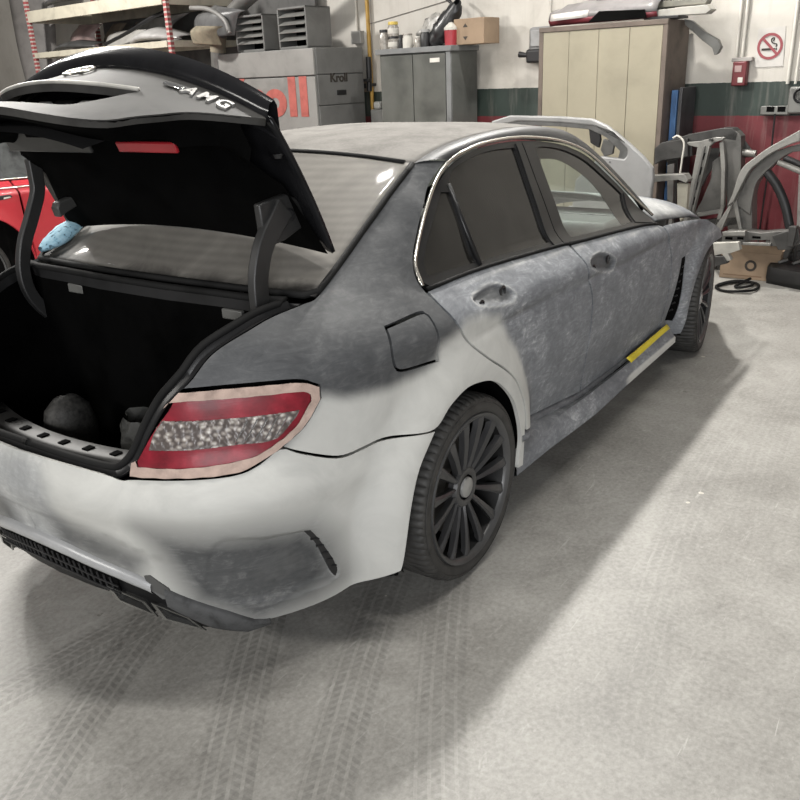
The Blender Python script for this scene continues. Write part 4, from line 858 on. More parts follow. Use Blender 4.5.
# emblem: ring with a three-pointed star, and the raised letters
def fmtx(y, z, o=.004, roll=0.0):
    p = face_fn(y, z, o); xa = face_fn(y-.01, z, o)-p; ya = face_fn(y, z+.01, o)-p; return frame(p, tuple(xa), tuple(ya))
mx = fmtx(.015, .925, .006)
em = MB().lathe([(.043+.004*math.cos(a), .004*math.sin(a)) for a in np.linspace(0, 2*PI, 9)], 40, mx)
em = em.build('star_emblem', CHROME, lid, smooth='full')
for k in range(3):
    a = PI/2+2*PI*k/3; d = Vector((math.cos(a), math.sin(a), 0)); s = Vector((-d.y, d.x, 0))
    v = [d*.043, s*.010+d*.004, -s*.010+d*.004, Vector((0, 0, .006)), -d*.004]; MB().add([mx @ q for q in v], [(0, 1, 3), (0, 3, 2), (1, 4, 3), (4, 2, 3)]).build('star_point', CHROME, em)
for ch, y in zip('AMG', (-.402, -.452, -.502)): text_obj(ch, 'badge_letter', M('dull_badge_chrome', (.26, .255, .245), .5, .5), lid, fmtx(y, .918, .003), .058, .003, .0016, 1.0)
mb = MB().box((-.034, -.007, 0), (.034, .007, .006)); mb.v = [tuple(fmtx(-.352, .915, .002) @ Vector(q)) for q in mb.v]; mb.build('badge_bar', CHROMED, lid, bevel=.002)
# inner liner: lip, inner wall, underside
low = smoothpoly(lower[1:]+[(-y, z) for y, z in lower[-2:0:-1]], False, 4); low = low[np.argsort(low[:, 0])]
rows = []
for y, z in low:
    x0 = -1.005-.045*(.93-z)/.23+.40*y*y; ys = y/.6
    yi = y*.97; xf = deck_x(np.clip(y*1.06, -.60, .60), 0)+.012
    rows.append([(x0+.004, y, z), (x0+.03, yi, z+.004), (x0+.075, yi*.97, z+.05*(1-abs(ys))+.02), (x0+.105, yi*.96, max(z+.03, .80)), (x0+.13, yi*.955, .915), (x0+.20, yi*.98, .955), ((x0+xf)/2, yi, .975), (xf-.05, np.clip(y*1.06, -.60, .60), .985), (xf, np.clip(y*1.06, -.605, .605), .998)])
LINB = M('lid_lining_black', (.0022, .0022, .0022), .9, var=.3, spec=.03)
inner = MB().grid(LT(np.array(rows)), flip=False).build('lid_lining', LINB, lid, smooth=True, angle=50)
# grey inner plate with hand hole, bolt covers and the red warning-triangle clip
PL = M('lid_plate_dark_grey', (.030, .030, .029), .5, var=.25)
plate = lid_box('lock_plate', -.925, -.785, .08, .50, .880, .892, PL, lid)
lid_box('hand_hole', -.880, -.835, .26, .365, .877, .881, VOID, plate); lid_box('bolt_cover', -.845, -.815, .105, .14, .872, .881, BLACK, plate); lid_box('bolt_cover', -.90, -.875, .11, .14, .872, .881, BLACK, plate)
lid_box('warning_triangle', -.812, -.780, -.27, -.02, .900, .912, M('red_reflector_plastic', (.42, .02, .03), .3, var=.1), lid).__setitem__('label', 'red warning triangle clipped inside the boot lid')
# hinge arms with brackets
ARM = M('black_hinge_arm', (.022, .022, .022), .45, var=.2)
for sd, pts in ((1, [(-.425, 1.290), (-.462, 1.254), (-.502, 1.214), (-.530, 1.165), (-.548, 1.10), (-.546, 1.01), (-.52, .92), (-.45, .84), (-.36, .80)]), (-1, [(-.455, 1.40), (-.456, 1.34), (-.462, 1.29), (-.500, 1.215), (-.548, 1.127), (-.571, 1.029), (-.549, .936), (-.469, .843), (-.38, .80)])):
    y = -.54*sd; p3 = smoothpoly([(x, y, z) for x, z in pts], False, 6); mb = MB()
    T = np.gradient(p3, axis=0); T /= np.linalg.norm(T, axis=1)[:, None]; Nn = np.cross(T, (0, 1, 0)); ws_ = np.interp(np.linspace(0, 1, len(p3)), [0, .25, 1], [.036, .029, .026] if sd > 0 else [.024, .022, .020])[:, None]
    q = np.stack([p3+Nn*ws_+(0, .014, 0), p3+Nn*ws_-(0, .014, 0), p3-Nn*ws_-(0, .014, 0), p3-Nn*ws_+(0, .014, 0), p3+Nn*ws_+(0, .014, 0)], 1)
    arm = mb.grid(q).build('hinge_arm', ARM, lid, bevel=.004)
    if sd > 0:
        brk = [(-.515, 1.311), (-.408, 1.324), (-.368, 1.309), (-.321, 1.26), (-.329, 1.226), (-.365, 1.218), (-.423, 1.2), (-.469, 1.194), (-.51, 1.237)]
        br = MB().prism(brk, -.012, .012, Matrix(((1, 0, 0, 0), (0, 0, 1, -.53), (0, 1, 0, 0), (0, 0, 0, 1)))).build('hinge_bracket', ARM, lid, bevel=.005)
        MB().lathe([(0, .006), (.012, .006), (.018, .002), (.018, -.01)], 16, Matrix.Translation((-.40, -.544, 1.266)) @ Matrix.Rotation(PI/2, 4, 'X')).build('bracket_bolt', BLACK, br)
    else:
        cv = [(-.428, 1.204), (-.436, 1.236), (-.425, 1.256), (-.251, 1.290), (-.263, 1.265), (-.408, 1.215)]
        MB().prism(cv, -.02, .02, Matrix(((1, 0, 0, 0), (0, 0, 1, .50), (0, 1, 0, 0), (0, 0, 0, 1)))).build('hinge_cover', M('hinge_cover_grey', (.035, .035, .034), .5), lid, bevel=.005)
MB().lathe([(0, .012), (.010, .010), (.014, .0)], 12, Matrix.Translation(tuple(LT((-.75, -.575, .965)))) @ Matrix.Rotation(PI, 4, 'X')).build('rubber_stop', BLACK, lid)

# ================================================================ BACKGROUND THINGS (u along the wall, b out from it)
class Bench:
    """builds meshes in the local frame of a thing standing at wall coordinates (u0, b0)"""
    def __init__(s, name, label, cat, u0, b0, z0=0.0, group=None):
        s.u, s.b, s.z = u0, b0, z0; s.t = wthing(name, label, cat, u0, b0, z0, group)
    def L(s, u, z, b): return (s.u-u, s.b-b, z-s.z)
    def slab(s, name, mat, pts, b, th, par=None, bevel=.004, lean=0.0, **k):
        p = [s.L(u, z, b) for u, z in pts]; n = len(p)
        v = [(x, y+lean*z, z) for x, y, z in p]+[(x, y+th+lean*z, z) for x, y, z in p]
        A = sum(p[i][0]*p[(i+1) % n][2]-p[(i+1) % n][0]*p[i][2] for i in range(n))
        f = [tuple(range(n)), tuple(range(2*n-1, n-1, -1))]+[(i, n+i, n+(i+1) % n, (i+1) % n) for i in range(n)]
        if A < 0: f = [q[::-1] for q in f]
        return MB().add(v, f).build(name, mat, par or s.t, bevel=bevel, **k)
    def box(s, name, mat, u0, u1, z0, z1, b0, b1, par=None, bevel=.004, **k):
        a = s.L(max(u0, u1), z0, max(b0, b1)); c = s.L(min(u0, u1), z1, min(b0, b1))
        return MB().box(a, c).build(name, mat, par or s.t, bevel=bevel, **k)
    def rod(s, name, mat, pts, r, par=None, n=8, sm=True, flat=1.0, **k):
        p = [s.L(*q) for q in pts]; p = smoothpoly(p, False, 6) if (sm and len(p) > 2) else np.array(p)
        return MB().tube(p, r, n, flat=flat).build(name, mat, par or s.t, smooth=True, angle=50, **k)
    def lathe(s, name, mat, u, z, b, prof, par=None, n=24, **k):
        x, y, zz = s.L(u, z, b); return MB().lathe(prof, n, Matrix.Translation((x, y, zz))).build(name, mat, par or s.t, smooth=True, angle=40, **k)
    def skin(s, name, mat, cols, par=None, solid=.004, **k):
        A = np.array([[s.L(u, z, b) for (u, z, b) in r] for r in cols]); return MB().grid(A).build(name, mat, par or s.t, smooth=True, angle=60, solid=solid, **k)
    def text(s, txt, name, mat, u, z, b, size, par=None, side=False, bold=0.0, sx=1.0, depth=.002, sp=1.0):
        x, y, zz = s.L(u, z, b)
        m = frame((x, y, zz), (0, 1, 0), (0, 0, 1)) if side else frame((x, y, zz), (1, 0, 0), (0, 0, 1))
        return text_obj(txt, name, mat, par or s.t, m, size, depth, bold, sx, sp)
GSTEEL = M('grey_green_cabinet_paint', (.105, .110, .102), .45, var=.2, scale=3); GDARK = M('cabinet_side_grey', (.17, .175, .175), .5, var=.15)
def worn_green():
    m, nt, b = nodes('worn_cabinet_door'); v = coords(nt); n = noise(nt, v, 2.6, 4, .5, .3); c = ramp(nt, n, [(.35, (.06, .063, .056)), (.5, (.095, .098, .088)), (.7, (.125, .128, .117))]); nt.links.new(c, b.inputs['Base Color']); setp(b, rough=.45); return m
DOORG = worn_green()
# ---- steel cabinet
t = Bench('steel_cabinet', 'tall grey-green steel cabinet with two doors and a cluttered top', 'cabinet', 6.06, .5)
t.box('body', GSTEEL, 6.06, 5.15, .06, 1.80, .06, .48); t.box('top_slab', GDARK, 6.09, 5.13, 1.80, 1.85, .05, .52); t.box('plinth', BLACK, 6.03, 5.18, 0, .06, .08, .45)
for a, c in ((6.045, 5.625), (5.615, 5.215)):
    d = t.box('door', DOORG, a, c, .10, 1.785, .48, .50)
t.box('corner_post', GDARK, 5.205, 5.15, .06, 1.80, .48, .503); t.box('door_handle', BLACK, 5.66, 5.645, .95, 1.05, .50, .52, d)
t.box('name_plate', M('white_label', (.62, .60, .55), .6), 5.40, 5.28, 1.705, 1.745, .50, .504, d)
# ---- things on the cabinet
TOPZ = 1.85; U = lambda px: 5.225+(449.5-px)*.01285
CLEARJ = M('cloudy_glass_jar', (.30, .28, .25), .25, var=.3, scale=30); LABELW = M('paper_white', (.55, .53, .48), .6, var=.1); YEL = M('yellow_lid', (.62, .46, .10), .45)
def jar(name, label, px, r, h, mat, lid=None, lidh=.02, z=TOPZ, b=.36, wrap=None, group='jars on the steel cabinet'):
    t = Bench(name, label, 'jar', U(px), b, z, group)
    t.lathe('jar_body', mat, U(px), z, b, [(0, 0), (r, 0), (r*1.02, h*.1), (r*1.02, h*.75), (r*.82, h*.88), (r*.8, h), (0, h)])
    if lid: t.lathe('lid', lid, U(px), z+h, b, [(0, lidh), (r*.86, lidh), (r*.9, lidh*.5), (r*.9, -lidh*.3), (0, -lidh*.3)])
    if wrap: t.lathe('paper_label', wrap, U(px), z, b, [(r*1.03, h*.22), (r*1.045, h*.25), (r*1.045, h*.62), (r*1.03, h*.65)])
    return t
jar('glass_jar', 'cloudy glass jar at the left end of the steel cabinet top', 382, .055, .17, CLEARJ, BLACK)
jar('glass_jar', 'lower jar of the yellow-lidded pair on the steel cabinet', 391.5, .058, .105, CLEARJ, BLACK, .015, wrap=LABELW)
jar('glass_jar', 'jar with a yellow lid standing on another jar', 391.5, .056, .115, CLEARJ, YEL, .022, z=TOPZ+.120, wrap=LABELW)
jar('bottle', 'small dark bottle between the jars and the white tin', 399.0, .025, .11, BLACK, BLACK)
jar('paint_tin', 'white paint tin on the steel cabinet beside the jars', 406, .052, .125, LABELW, CLEARJ, .012)
jar('paint_tin', 'small light tin right of the white paint tin', 418, .045, .095, CLEARJ, LABELW, .01, b=.38)
jar('spray_can', 'dark can beside the black bag on the steel cabinet', 426, .05, .14, BLACK, M('grey_lid', (.3, .3, .29), .5), .02, b=.40)
t = Bench('plastic_tub', 'small red tub with a white lid beside the cardboard box', 'tub', U(450.5), .40, TOPZ)
t.lathe('tub_body', M('red_tub_plastic', (.32, .03, .04), .45), U(450.5), TOPZ, .40, [(0, 0), (.062, 0), (.066, .13), (.066, .145), (0, .145)]); t.lathe('lid', LABELW, U(450.5), TOPZ+.145, .40, [(.068, -.01), (.069, .01), (.05, .03), (.02, .055), (0, .06)])
CARD = M('brown_cardboard', (.27, .195, .13), .8, var=.12, scale=4, bmp=.1)
t = Bench('cardboard_box', 'brown cardboard box with dark arrow marks on the steel cabinet', 'box', U(452), .40, TOPZ)
b_ = t.box('carton', CARD, U(453), U(480), TOPZ, TOPZ+.225, .14, .40); MARK = M('dark_print', (.035, .028, .022), .7)
for zz, sg_ in ((TOPZ+.07, -1), (TOPZ+.15, 1)):
    c_ = U(463.5); t.slab('printed_arrow', MARK, [(c_+.028, zz), (c_-.028, zz), (c_, zz+.035*sg_)], .4012, .001, b_, 0)
t.box('box_tape', M('parcel_tape', (.30, .22, .14), .4), U(453), U(480), TOPZ+.2251, TOPZ+.2261, .24, .28, b_, 0)
t = Bench('bin_bag', 'crumpled black plastic bag lying on the steel cabinet', 'bag', U(440), .40, TOPZ)
rb = random.Random(3); A = []
for i in range(22):
    f_ = i/21; cu, cz = np.interp(f_, [0, .5, 1], [5.46, 5.34, 5.19]), np.interp(f_, [0, .3, .7, 1], [TOPZ+.06, TOPZ+.10, TOPZ+.25, TOPZ+.38]); r_ = .10*(math.sin(PI*min(1, f_*.85+.12))**.6)
    A.append([(cu+r_*math.cos(a)*(1+rb.uniform(-.25, .25)), max(TOPZ+.002, cz+r_*math.sin(a)*(1+rb.uniform(-.25, .25))), .33+.9*r_*math.cos(a+.9)) for a in np.linspace(0, 2*PI, 17)])
t.skin('bag_film', M('black_bag_plastic', (.02, .02, .021), .3, var=.3), A, solid=0)
t = Bench('plastic_sheet', 'crumpled clear and white plastic sheeting behind the black bag', 'sheet', U(425), .22, TOPZ)
A = [[(5.86-.55*i/15+rb.uniform(-.012, .012), TOPZ+(.02+.30*math.sin(PI*min(1, (i/15*.9+.12)**1.1))**.7*(j/8))+rb.uniform(-.012, .012), .10+.10*(1-j/8)+rb.uniform(-.02, .02)) for j in range(9)] for i in range(16)]
t.skin('sheet_film', M('milky_plastic_film', (.30, .29, .27), .3, var=.6, scale=14), A, solid=.002)
t = Bench('hose_end', 'black hose end sticking up above the plastic sheeting', 'tool', U(437), .2, TOPZ)
t.rod('stem', BLACK, [(U(430), TOPZ+.47, .2), (U(436), TOPZ+.42, .2), (U(441), TOPZ+.34, .2), (U(438), TOPZ+.10, .2), (U(436), TOPZ, .2)], .016)
# ---- beige wardrobe
BEI = M('beige_door_paint', (.27, .245, .18), .55, var=.10, scale=2.2); BRN = M('grey_brown_carcass', (.115, .09, .073), .6, var=.2)
t = Bench('wardrobe', 'tall beige wardrobe with brown frame, car bumper laid on top', 'wardrobe', 4.19, .48)
t.box('carcass', BRN, 4.19, 3.01, .0, 1.935, .05, .46); t.box('top_rail', BRN, 4.19, 3.01, 1.90, 1.94, .46, .485); t.box('side_rail', BRN, 4.19, 4.15, 0, 1.9, .46, .482); t.box('side_rail', BRN, 3.05, 3.01, 0, 1.9, .46, .482); t.box('bottom_rail', BRN, 4.15, 3.05, 0, .10, .46, .48)
for a, c in ((4.147, 3.895), (3.891, 3.615), (3.611, 3.337), (3.333, 3.053)): t.box('door', BEI, a, c, .103, 1.897, .462, .480, bevel=.003)
LILAC = M('silver_lilac_paint', (.19, .18, .178), .35, var=.15); REDP = M('dull_red_paint', (.15, .025, .034), .35, var=.2)
t = Bench('bumper', 'red and grey car bumper lying on top of the wardrobe', 'bumper', 4.12, .42, 1.94)
# two skins: grey upper, red lower lip with lamp openings
def arc(z, bb, dz=0): return [(4.15-1.02*k/14, z, bb-.26*(abs(k/14-.62)*1.35)**2.4*.5) for k in range(15)]
A = [[p for p in arc(1.955, .44)], [p for p in arc(2.00, .47)], [p for p in arc(2.05, .45)], [p for p in arc(2.11, .36)], [p for p in arc(2.14, .22)]]
A = np.array(A); A[3, :2, 1] -= .03; A[4, :2, 1] -= .07; A[4, 2:4, 1] -= .02
t.skin('bumper_skin', LILAC, A[1:], solid=.008); t.skin('red_lip', REDP, A[:2]+np.array([0, 0, .004]), solid=.008, label='red lower lip')
t.skin('lamp_cover', M('fog_lamp_lens', (.5, .48, .45), .25), [[(4.09-.36*k/6, z+.012*(k/6), bq-.004-.02*abs(k/6-.6)) for k in range(7)] for z, bq in ((1.985, .483), (2.04, .468))], solid=.004)
t.slab('grille_opening', VOID, [(3.72, 1.955), (3.20, 1.955), (3.22, 2.02), (3.62, 2.035)], .485, .02)
t = Bench('grille', 'black radiator grille standing on the red bumper', 'grille', 3.62, .30, 2.17)
for k in range(6): t.rod('grille_bar', BLACK, [(3.72-.02*k, 2.14, .30-.02*k), (3.45-.02*k, 2.155+.012*k, .30-.02*k), (3.22, 2.16, .26)], .010)
t.rod('grille_frame', BLACK, [(3.75, 2.13, .28), (3.60, 2.21, .24), (3.35, 2.24, .22), (3.20, 2.17, .24)], .012)
t = Bench('dust_canister', 'grey cylindrical canister at the wardrobe top behind the grille', 'canister', 3.30, .36, 1.94)
t.lathe('canister_body', M('dull_dark_grey', (.09, .09, .088), .45, var=.25), 3.27, 1.94, .13, [(0, 0), (.075, 0), (.085, .20), (.07, .24), (0, .25)]); t.box('canister_cap', BLACK, 3.17, 3.12, 1.94, 2.16, .20, .12)
t = Bench('trim_panel', 'bundle of grey plastic trim strips over the wardrobe end', 'trim', 3.15, .40, 1.94)
TRIMG = M('olive_grey_trim', (.16, .155, .13), .5, var=.2)
t.slab('trim_strip', TRIMG, [(3.22, 2.03), (2.78, 2.03), (2.76, 2.07), (3.20, 2.08)], .34, .10); t.slab('trim_strip', M('pale_trim', (.33, .32, .29), .5), [(3.20, 1.965), (2.74, 1.955), (2.70, 1.985), (2.74, 2.02), (3.20, 2.01)], .42, .12); t.slab('trim_strip', BLACK, [(3.24, 1.94), (2.95, 1.94), (2.95, 1.96), (3.24, 1.965)], .44, .2)
t = Bench('fender_liner', 'long grey metal strip hanging off the wardrobe top by the wall', 'strip', 2.98, .12, 1.94)
P_ = [(3.003, 1.939), (2.944, 1.928), (2.820, 1.832), (2.708, 1.767), (2.679, 1.714), (2.699, 1.670), (2.730, 1.657), (2.751, 1.710), (2.839, 1.773), (2.946, 1.861), (2.990, 1.894)]
t.slab('liner_strip', M('grey_bare_metal_strip', (.20, .20, .19), .45, .3), P_, .20, .05)
# ---- boards beside the wardrobe
t = Bench('board', 'bright blue board on edge against the wardrobe side', 'board', 2.99, .36); t.box('board_sheet', M('blue_board', (.05, .12, .26), .5), 3.002, 2.950, 0, 1.40, .10, .34)
t = Bench('board', 'dark grey board leaning beside the blue board', 'board', 2.95, .20); t.box('board_sheet', M('dark_grey_board', (.045, .045, .048), .6, var=.25), 2.944, 2.915, 0, 1.42, .04, .33)
# ---- wall phone / grinder box at the wardrobe's left
t = Bench('intercom_box', 'grey wall box with a black knob beside the wardrobe', 'box', 4.47, .0, 1.66)
t.box('housing', M('grey_enclosure', (.19, .19, .19), .5), 4.52, 4.30, 1.70, 1.97, .0, .13, bevel=.03); t.box('cover', M('grey_cover', (.26, .26, .26), .5), 4.49, 4.33, 1.80, 1.94, .13, .145, bevel=.01); t.box('black_base', BLACK, 4.53, 4.34, 1.66, 1.78, .02, .16, bevel=.02); t.rod('knob', BLACK, [(4.53, 1.73, .12), (4.62, 1.74, .12)], [.02, .028], sm=False); t.rod('cable', BLACK, [(4.40, 1.66, .05), (4.40, 1.2, .04), (4.46, .9, .05), (4.5, .4, .05), (4.50, 0, .05)], .012)
t = Bench('waste_pipe', 'dark pipes behind the car by the wardrobe foot', 'pipe', 4.35, .2); t.rod('pipe', BLACK, [(4.34, 0, .14), (4.30, .7, .10), (4.30, 1.22, .08)], .03)
# ---- heater with two louvred outlets
KGREY = M('heater_grey_paint', (.25, .245, .232), .5, var=.16, scale=3); KDARK = M('heater_side_grey', (.15, .15, .145), .5, var=.15, scale=3); KRED = M('faded_red_print', (.42, .11, .09), .6, var=.18, scale=9)
t = Bench('air_heater', 'big grey workshop heater with red lettering on the front', 'heater', 8.13, .9)
cb = t.box('cabinet', KDARK, 8.13, 6.60, 0, 1.90, .15, .88); t.box('front_panel', KGREY, 8.13, 6.60, .02, 1.625, .88, .90); t.box('front_panel', KGREY, 8.13, 6.60, 1.64, 1.895, .88, .902)
for z0, z1 in ((.02, 1.33), (1.34, 1.635), (1.645, 1.895)): t.box('side_panel', KDARK, 6.602, 6.585, z0, z1, .17, .87)
t.text('Kroll', 'lettering', KRED, [(7.416, 1.447)][0][0], 1.41, .903, .515, bold=.024, sx=1.20, sp=1.12)
t.text('Kroll', 'lettering', MARK, 6.58, 1.60, .56, .12, side=True, bold=.003, sx=1.1); t.box('handle_recess', BLACK, 6.585, 6.575, 1.43, 1.48, .46, .60)
t.lathe('panel_lock', BLACK, 6.575, 1.12, .50, [(0, 0), (.025, 0), (.025, .02), (0, .02)])
U9 = lambda px: 8.0763+(px-220)*-0.015410
LOUV = M('louvre_bare_metal', (.42, .42, .40), .35, .5, var=.1)
for (px0, px1, zt_) in ((236, 266, 2.27), (281, 309, 2.30)):
    u0, u1 = U9(px0), U9(px1)
    h = Bench('outlet_box', 'louvred hot-air outlet box on the heater, %s' % ('left of two' if px0 == 236 else 'right of two'), 'outlet', u0, .9, 1.90, 'hot-air outlets on the heater')
    h.box('hood_back', VOID, u0-.02, u1+.02, 1.925, zt_-.02, .56, .62)
    h.box('hood_side', KDARK, u0, u0-.02, 1.90, zt_, .52, .86); h.box('hood_side', KDARK, u1+.02, u1, 1.90, zt_, .52, .86); h.box('hood_top', KDARK, u0, u1, zt_-.02, zt_, .52, .86); h.box('hood_foot', KDARK, u0, u1, 1.90, 1.925, .52, .86); h.box('hood_rear', KDARK, u0, u1, 1.90, zt_, .50, .53)
    for k in range(4):
        z = 1.965+(zt_-2.0)*k/4+.02
        sl_ = [h.L(u0-.022, z, .87), h.L(u1+.022, z, .87), h.L(u1+.022, z+.045, .78), h.L(u0-.022, z+.045, .78)]
        MB().add(sl_, [(0, 1, 2, 3)]).build('louvre', LOUV, h.t, solid=.006)
t = Bench('flexible_duct', 'beige flexible duct rising behind the heater outlets', 'duct', 8.2, .5, 1.5)
DUCT = M('beige_duct', (.27, .235, .175), .6, var=.15)
dp_ = smoothpoly([t.L(u, z, .72) for u, z in [(8.369, 1.685), (8.341, 1.933), (8.291, 2.101), (8.139, 2.248), (7.852, 2.401), (7.515, 2.540), (7.178, 2.690)]], False, 12)
MB().tube(dp_, .085+.007*np.sin(np.arange(len(dp_))*PI), 14).build('duct_hose', M('grey_duct', (.20, .195, .185), .4, .4), t.t, smooth=True, angle=70)
t.rod('duct_elbow', DUCT, [(u, z, .72) for u, z in [(8.341, 1.933), (8.317, 2.060), (8.240, 2.182), (8.119, 2.257)]], .092, n=14)
# ---- wall fittings
t = Bench('conduit', 'pale wall conduit ending in a small grey switch box', 'conduit', 6.95, .0, 1.9)
t.rod('conduit_pipe', LABELW, [(6.78, 4.4, .02), (6.78, 2.06, .02)], .016, sm=False); t.box('switch_box', M('light_grey_box', (.36, .35, .33), .5), 6.84, 6.70, 1.94, 2.07, 0, .06)
t = Bench('gas_pipe', 'yellow gas pipe running down the wall beside the cabinet', 'pipe', 6.58, .03); t.rod('pipe_run', M('yellow_ochre_pipe', (.42, .25, .05), .45), [(6.61, 4.4, .04), (6.58, 0, .04)], .022, sm=False)
for z in (2.6, 1.5, .6): t.box('pipe_clip', BLACK, 6.62, 6.55, z, z+.03, 0, .07)
t = Bench('valve', 'dark pipe valve on the wall at the cabinet edge', 'valve', 6.58, .06, 1.4); t.rod('valve_body', BLACK, [(6.57, 1.80, .09), (6.57, 1.60, .09), (6.58, 1.45, .09)], .03); t.box('valve_handle', BLACK, 6.62, 6.53, 1.55, 1.58, .10, .16)
t = Bench('power_socket', 'small brown socket on the wall below the switch box', 'socket', 6.75, .0, 1.4); t.box('socket_body', M('brown_socket', (.20, .16, .12), .5), 6.74, 6.60, 1.44, 1.58, 0, .07, bevel=.01); t.box('socket_face', BLACK, 6.70, 6.64, 1.48, 1.53, .07, .075)
t = Bench('air_filter_unit', 'grey regulator unit low on the wall beside the cabinet', 'regulator', 6.72, .0, .9); t.box('regulator_body', M('regulator_grey', (.22, .22, .21), .4), 6.56, 6.36, 1.04, 1.26, .0, .12, bevel=.02); t.box('regulator_head', M('regulator_light', (.40, .40, .38), .4), 6.52, 6.42, 1.26, 1.34, .03, .11, bevel=.02)
t = Bench('conduit', 'thin grey wall pipe rising left of the wardrobe', 'conduit', 4.36, .0); t.rod('conduit_pipe', LABELW, [(4.36, 4.4, .012), (4.36, 1.86, .012)], .010, sm=False)
t = Bench('cable_run', 'thin dark cable strung along the top of the wall', 'cable', 6.6, .02, 2.2); t.rod('cable_line', M('grey_cable', (.20, .19, .17), .6), [(6.62, 2.13, .008), (6.1, 2.20, .008), (5.6, 2.27, .008), (5.0, 2.36, .008), (4.4, 2.44, .008), (3.6, 2.53, .008)], .004)
t = Bench('fire_call_point', 'red fire call point at the end of its double conduit', 'alarm', 2.62, .0, 1.40)
FR_ = M('fire_red_plastic', (.13, .022, .026), .45); q = [(2.617, 1.590), (2.505, 1.586), (2.495, 1.427), (2.609, 1.438)]
cbx = t.box('call_box', FR_, q[0][0], q[1][0], 1.415, 1.60, 0, .075, bevel=.01); t.box('call_glass', M('call_plate', (.36, .25, .24), .4), q[0][0]-.02, q[0][0]-.075, 1.52, 1.57, .075, .079, cbx); t.box('call_glass', LABELW, q[1][0]+.06, q[1][0]+.02, 1.44, 1.48, .075, .079, cbx); t.box('top_cap', M('grey_cap_plate', (.33, .31, .29), .5), q[0][0]+.02, q[1][0]-.03, 1.60, 1.63, 0, .06)
for du in (.03, -.02): t.rod('conduit_pipe', LABELW, [(2.572+du, 4.4, .02), (2.585+du, 1.62, .02)], .012, sm=False)
t = Bench('sign', 'white no-smoking notice with red ring on the wall', 'sign', [(2.480, 1.843)][0][0], .0, 1.53)
q = [(2.466, 1.838), (2.258, 1.844), (2.245, 1.553), (2.465, 1.550)]
sg2 = t.slab('sign_sheet', M('notice_paper', (.52, .50, .47), .5, var=.06), q, .006, .004, bevel=0); cu, cz = [(2.361, 1.703)][0]
SRED = M('sign_red', (.27, .06, .07), .5, var=.08)
x, y, z = t.L(cu, cz, .0085)
fm = frame((x, y, z), (1, 0, 0), (0, 0, 1)); R_ = .098
MB().lathe([(R_-.020, 0), (R_-.020, .002), (R_, .002), (R_, 0)], 48, fm).build('red_ring', SRED, sg2)
MB().box((-R_+.012, -.0095, 0), (R_-.012, .0095, .0026), tr=fm @ Matrix.Rotation(-PI/4, 4, 'Z')).build('red_bar', SRED, sg2)
MB().box((-.062, -.030, 0), (.025, -.014, .0015), tr=fm).add([], []).box((.030, -.030, 0), (.040, -.014, .0015), tr=fm).box((.045, -.030, 0), (.055, -.014, .0015), tr=fm).build('cigarette', MARK, sg2)
MB().tube([fm @ Vector(p) for p in smoothpoly([(.045, -.006, .001), (.052, .012, .001), (.030, .020, .001), (.012, .030, .001), (.008, .052, .001), (.024, .062, .001), (.028, .048, .001), (.020, .036, .001)], False, 6)], .004, 6).build('smoke_curl', MARK, sg2)
t = Bench('conduit', 'tall pale wall conduit right of the no-smoking notice', 'conduit', 2.2, .0, 1.2); q = [(2.171, 2.006), (2.190, 1.390)]
t.rod('conduit_pipe', LABELW, [(q[1][0]-.02, 4.4, .02), (q[1][0], 1.42, .02)], .014, sm=False); t.rod('conduit_pipe', LABELW, [(q[1][0]-.075, 4.4, .02), (q[1][0]-.06, 1.42, .02)], .010, sm=False)
t = Bench('socket_strip', 'grey metal socket strip on the green band of the wall', 'socket', 2.36, .0, 1.17); GM = M('grey_metal_socket', (.15, .15, .14), .45, .2)
q = [(2.362, 1.258), (2.140, 1.264), (2.130, 1.189), (2.354, 1.185)]; t.box('strip_body', GM, q[0][0], q[1][0], q[2][1], q[0][1], 0, .07, bevel=.008)
for k in range(3): t.box('socket_hole', VOID, q[0][0]-.05-.085*k, q[0][0]-.11-.085*k, q[2][1]+.025, q[2][1]+.065, .07, .073)
t.box('round_socket_box', GM, q[1][0]+.01, q[1][0]-.18, 1.20, 1.40, 0, .10, bevel=.015); x, y, z = t.L(q[1][0]-.085, 1.335, .10); MB().lathe([(0, .0), (.04, 0), (.05, .012), (.06, .0)], 20, frame((x, y, z), (1, 0, 0), (0, 0, 1))).build('round_outlet', BLACK, t.t, smooth=True)
t.rod('cable', BLACK, [(q[1][0]+.10, 1.2, .08), (q[1][0]+.105, .9, .05), (q[1][0]+.12, .5, .04), (q[1][0]+.13, 0, .04)], .007)
for i_, (px, py) in enumerate(((737, 15), (742, 15), (735, 43), (773, 23))): pass
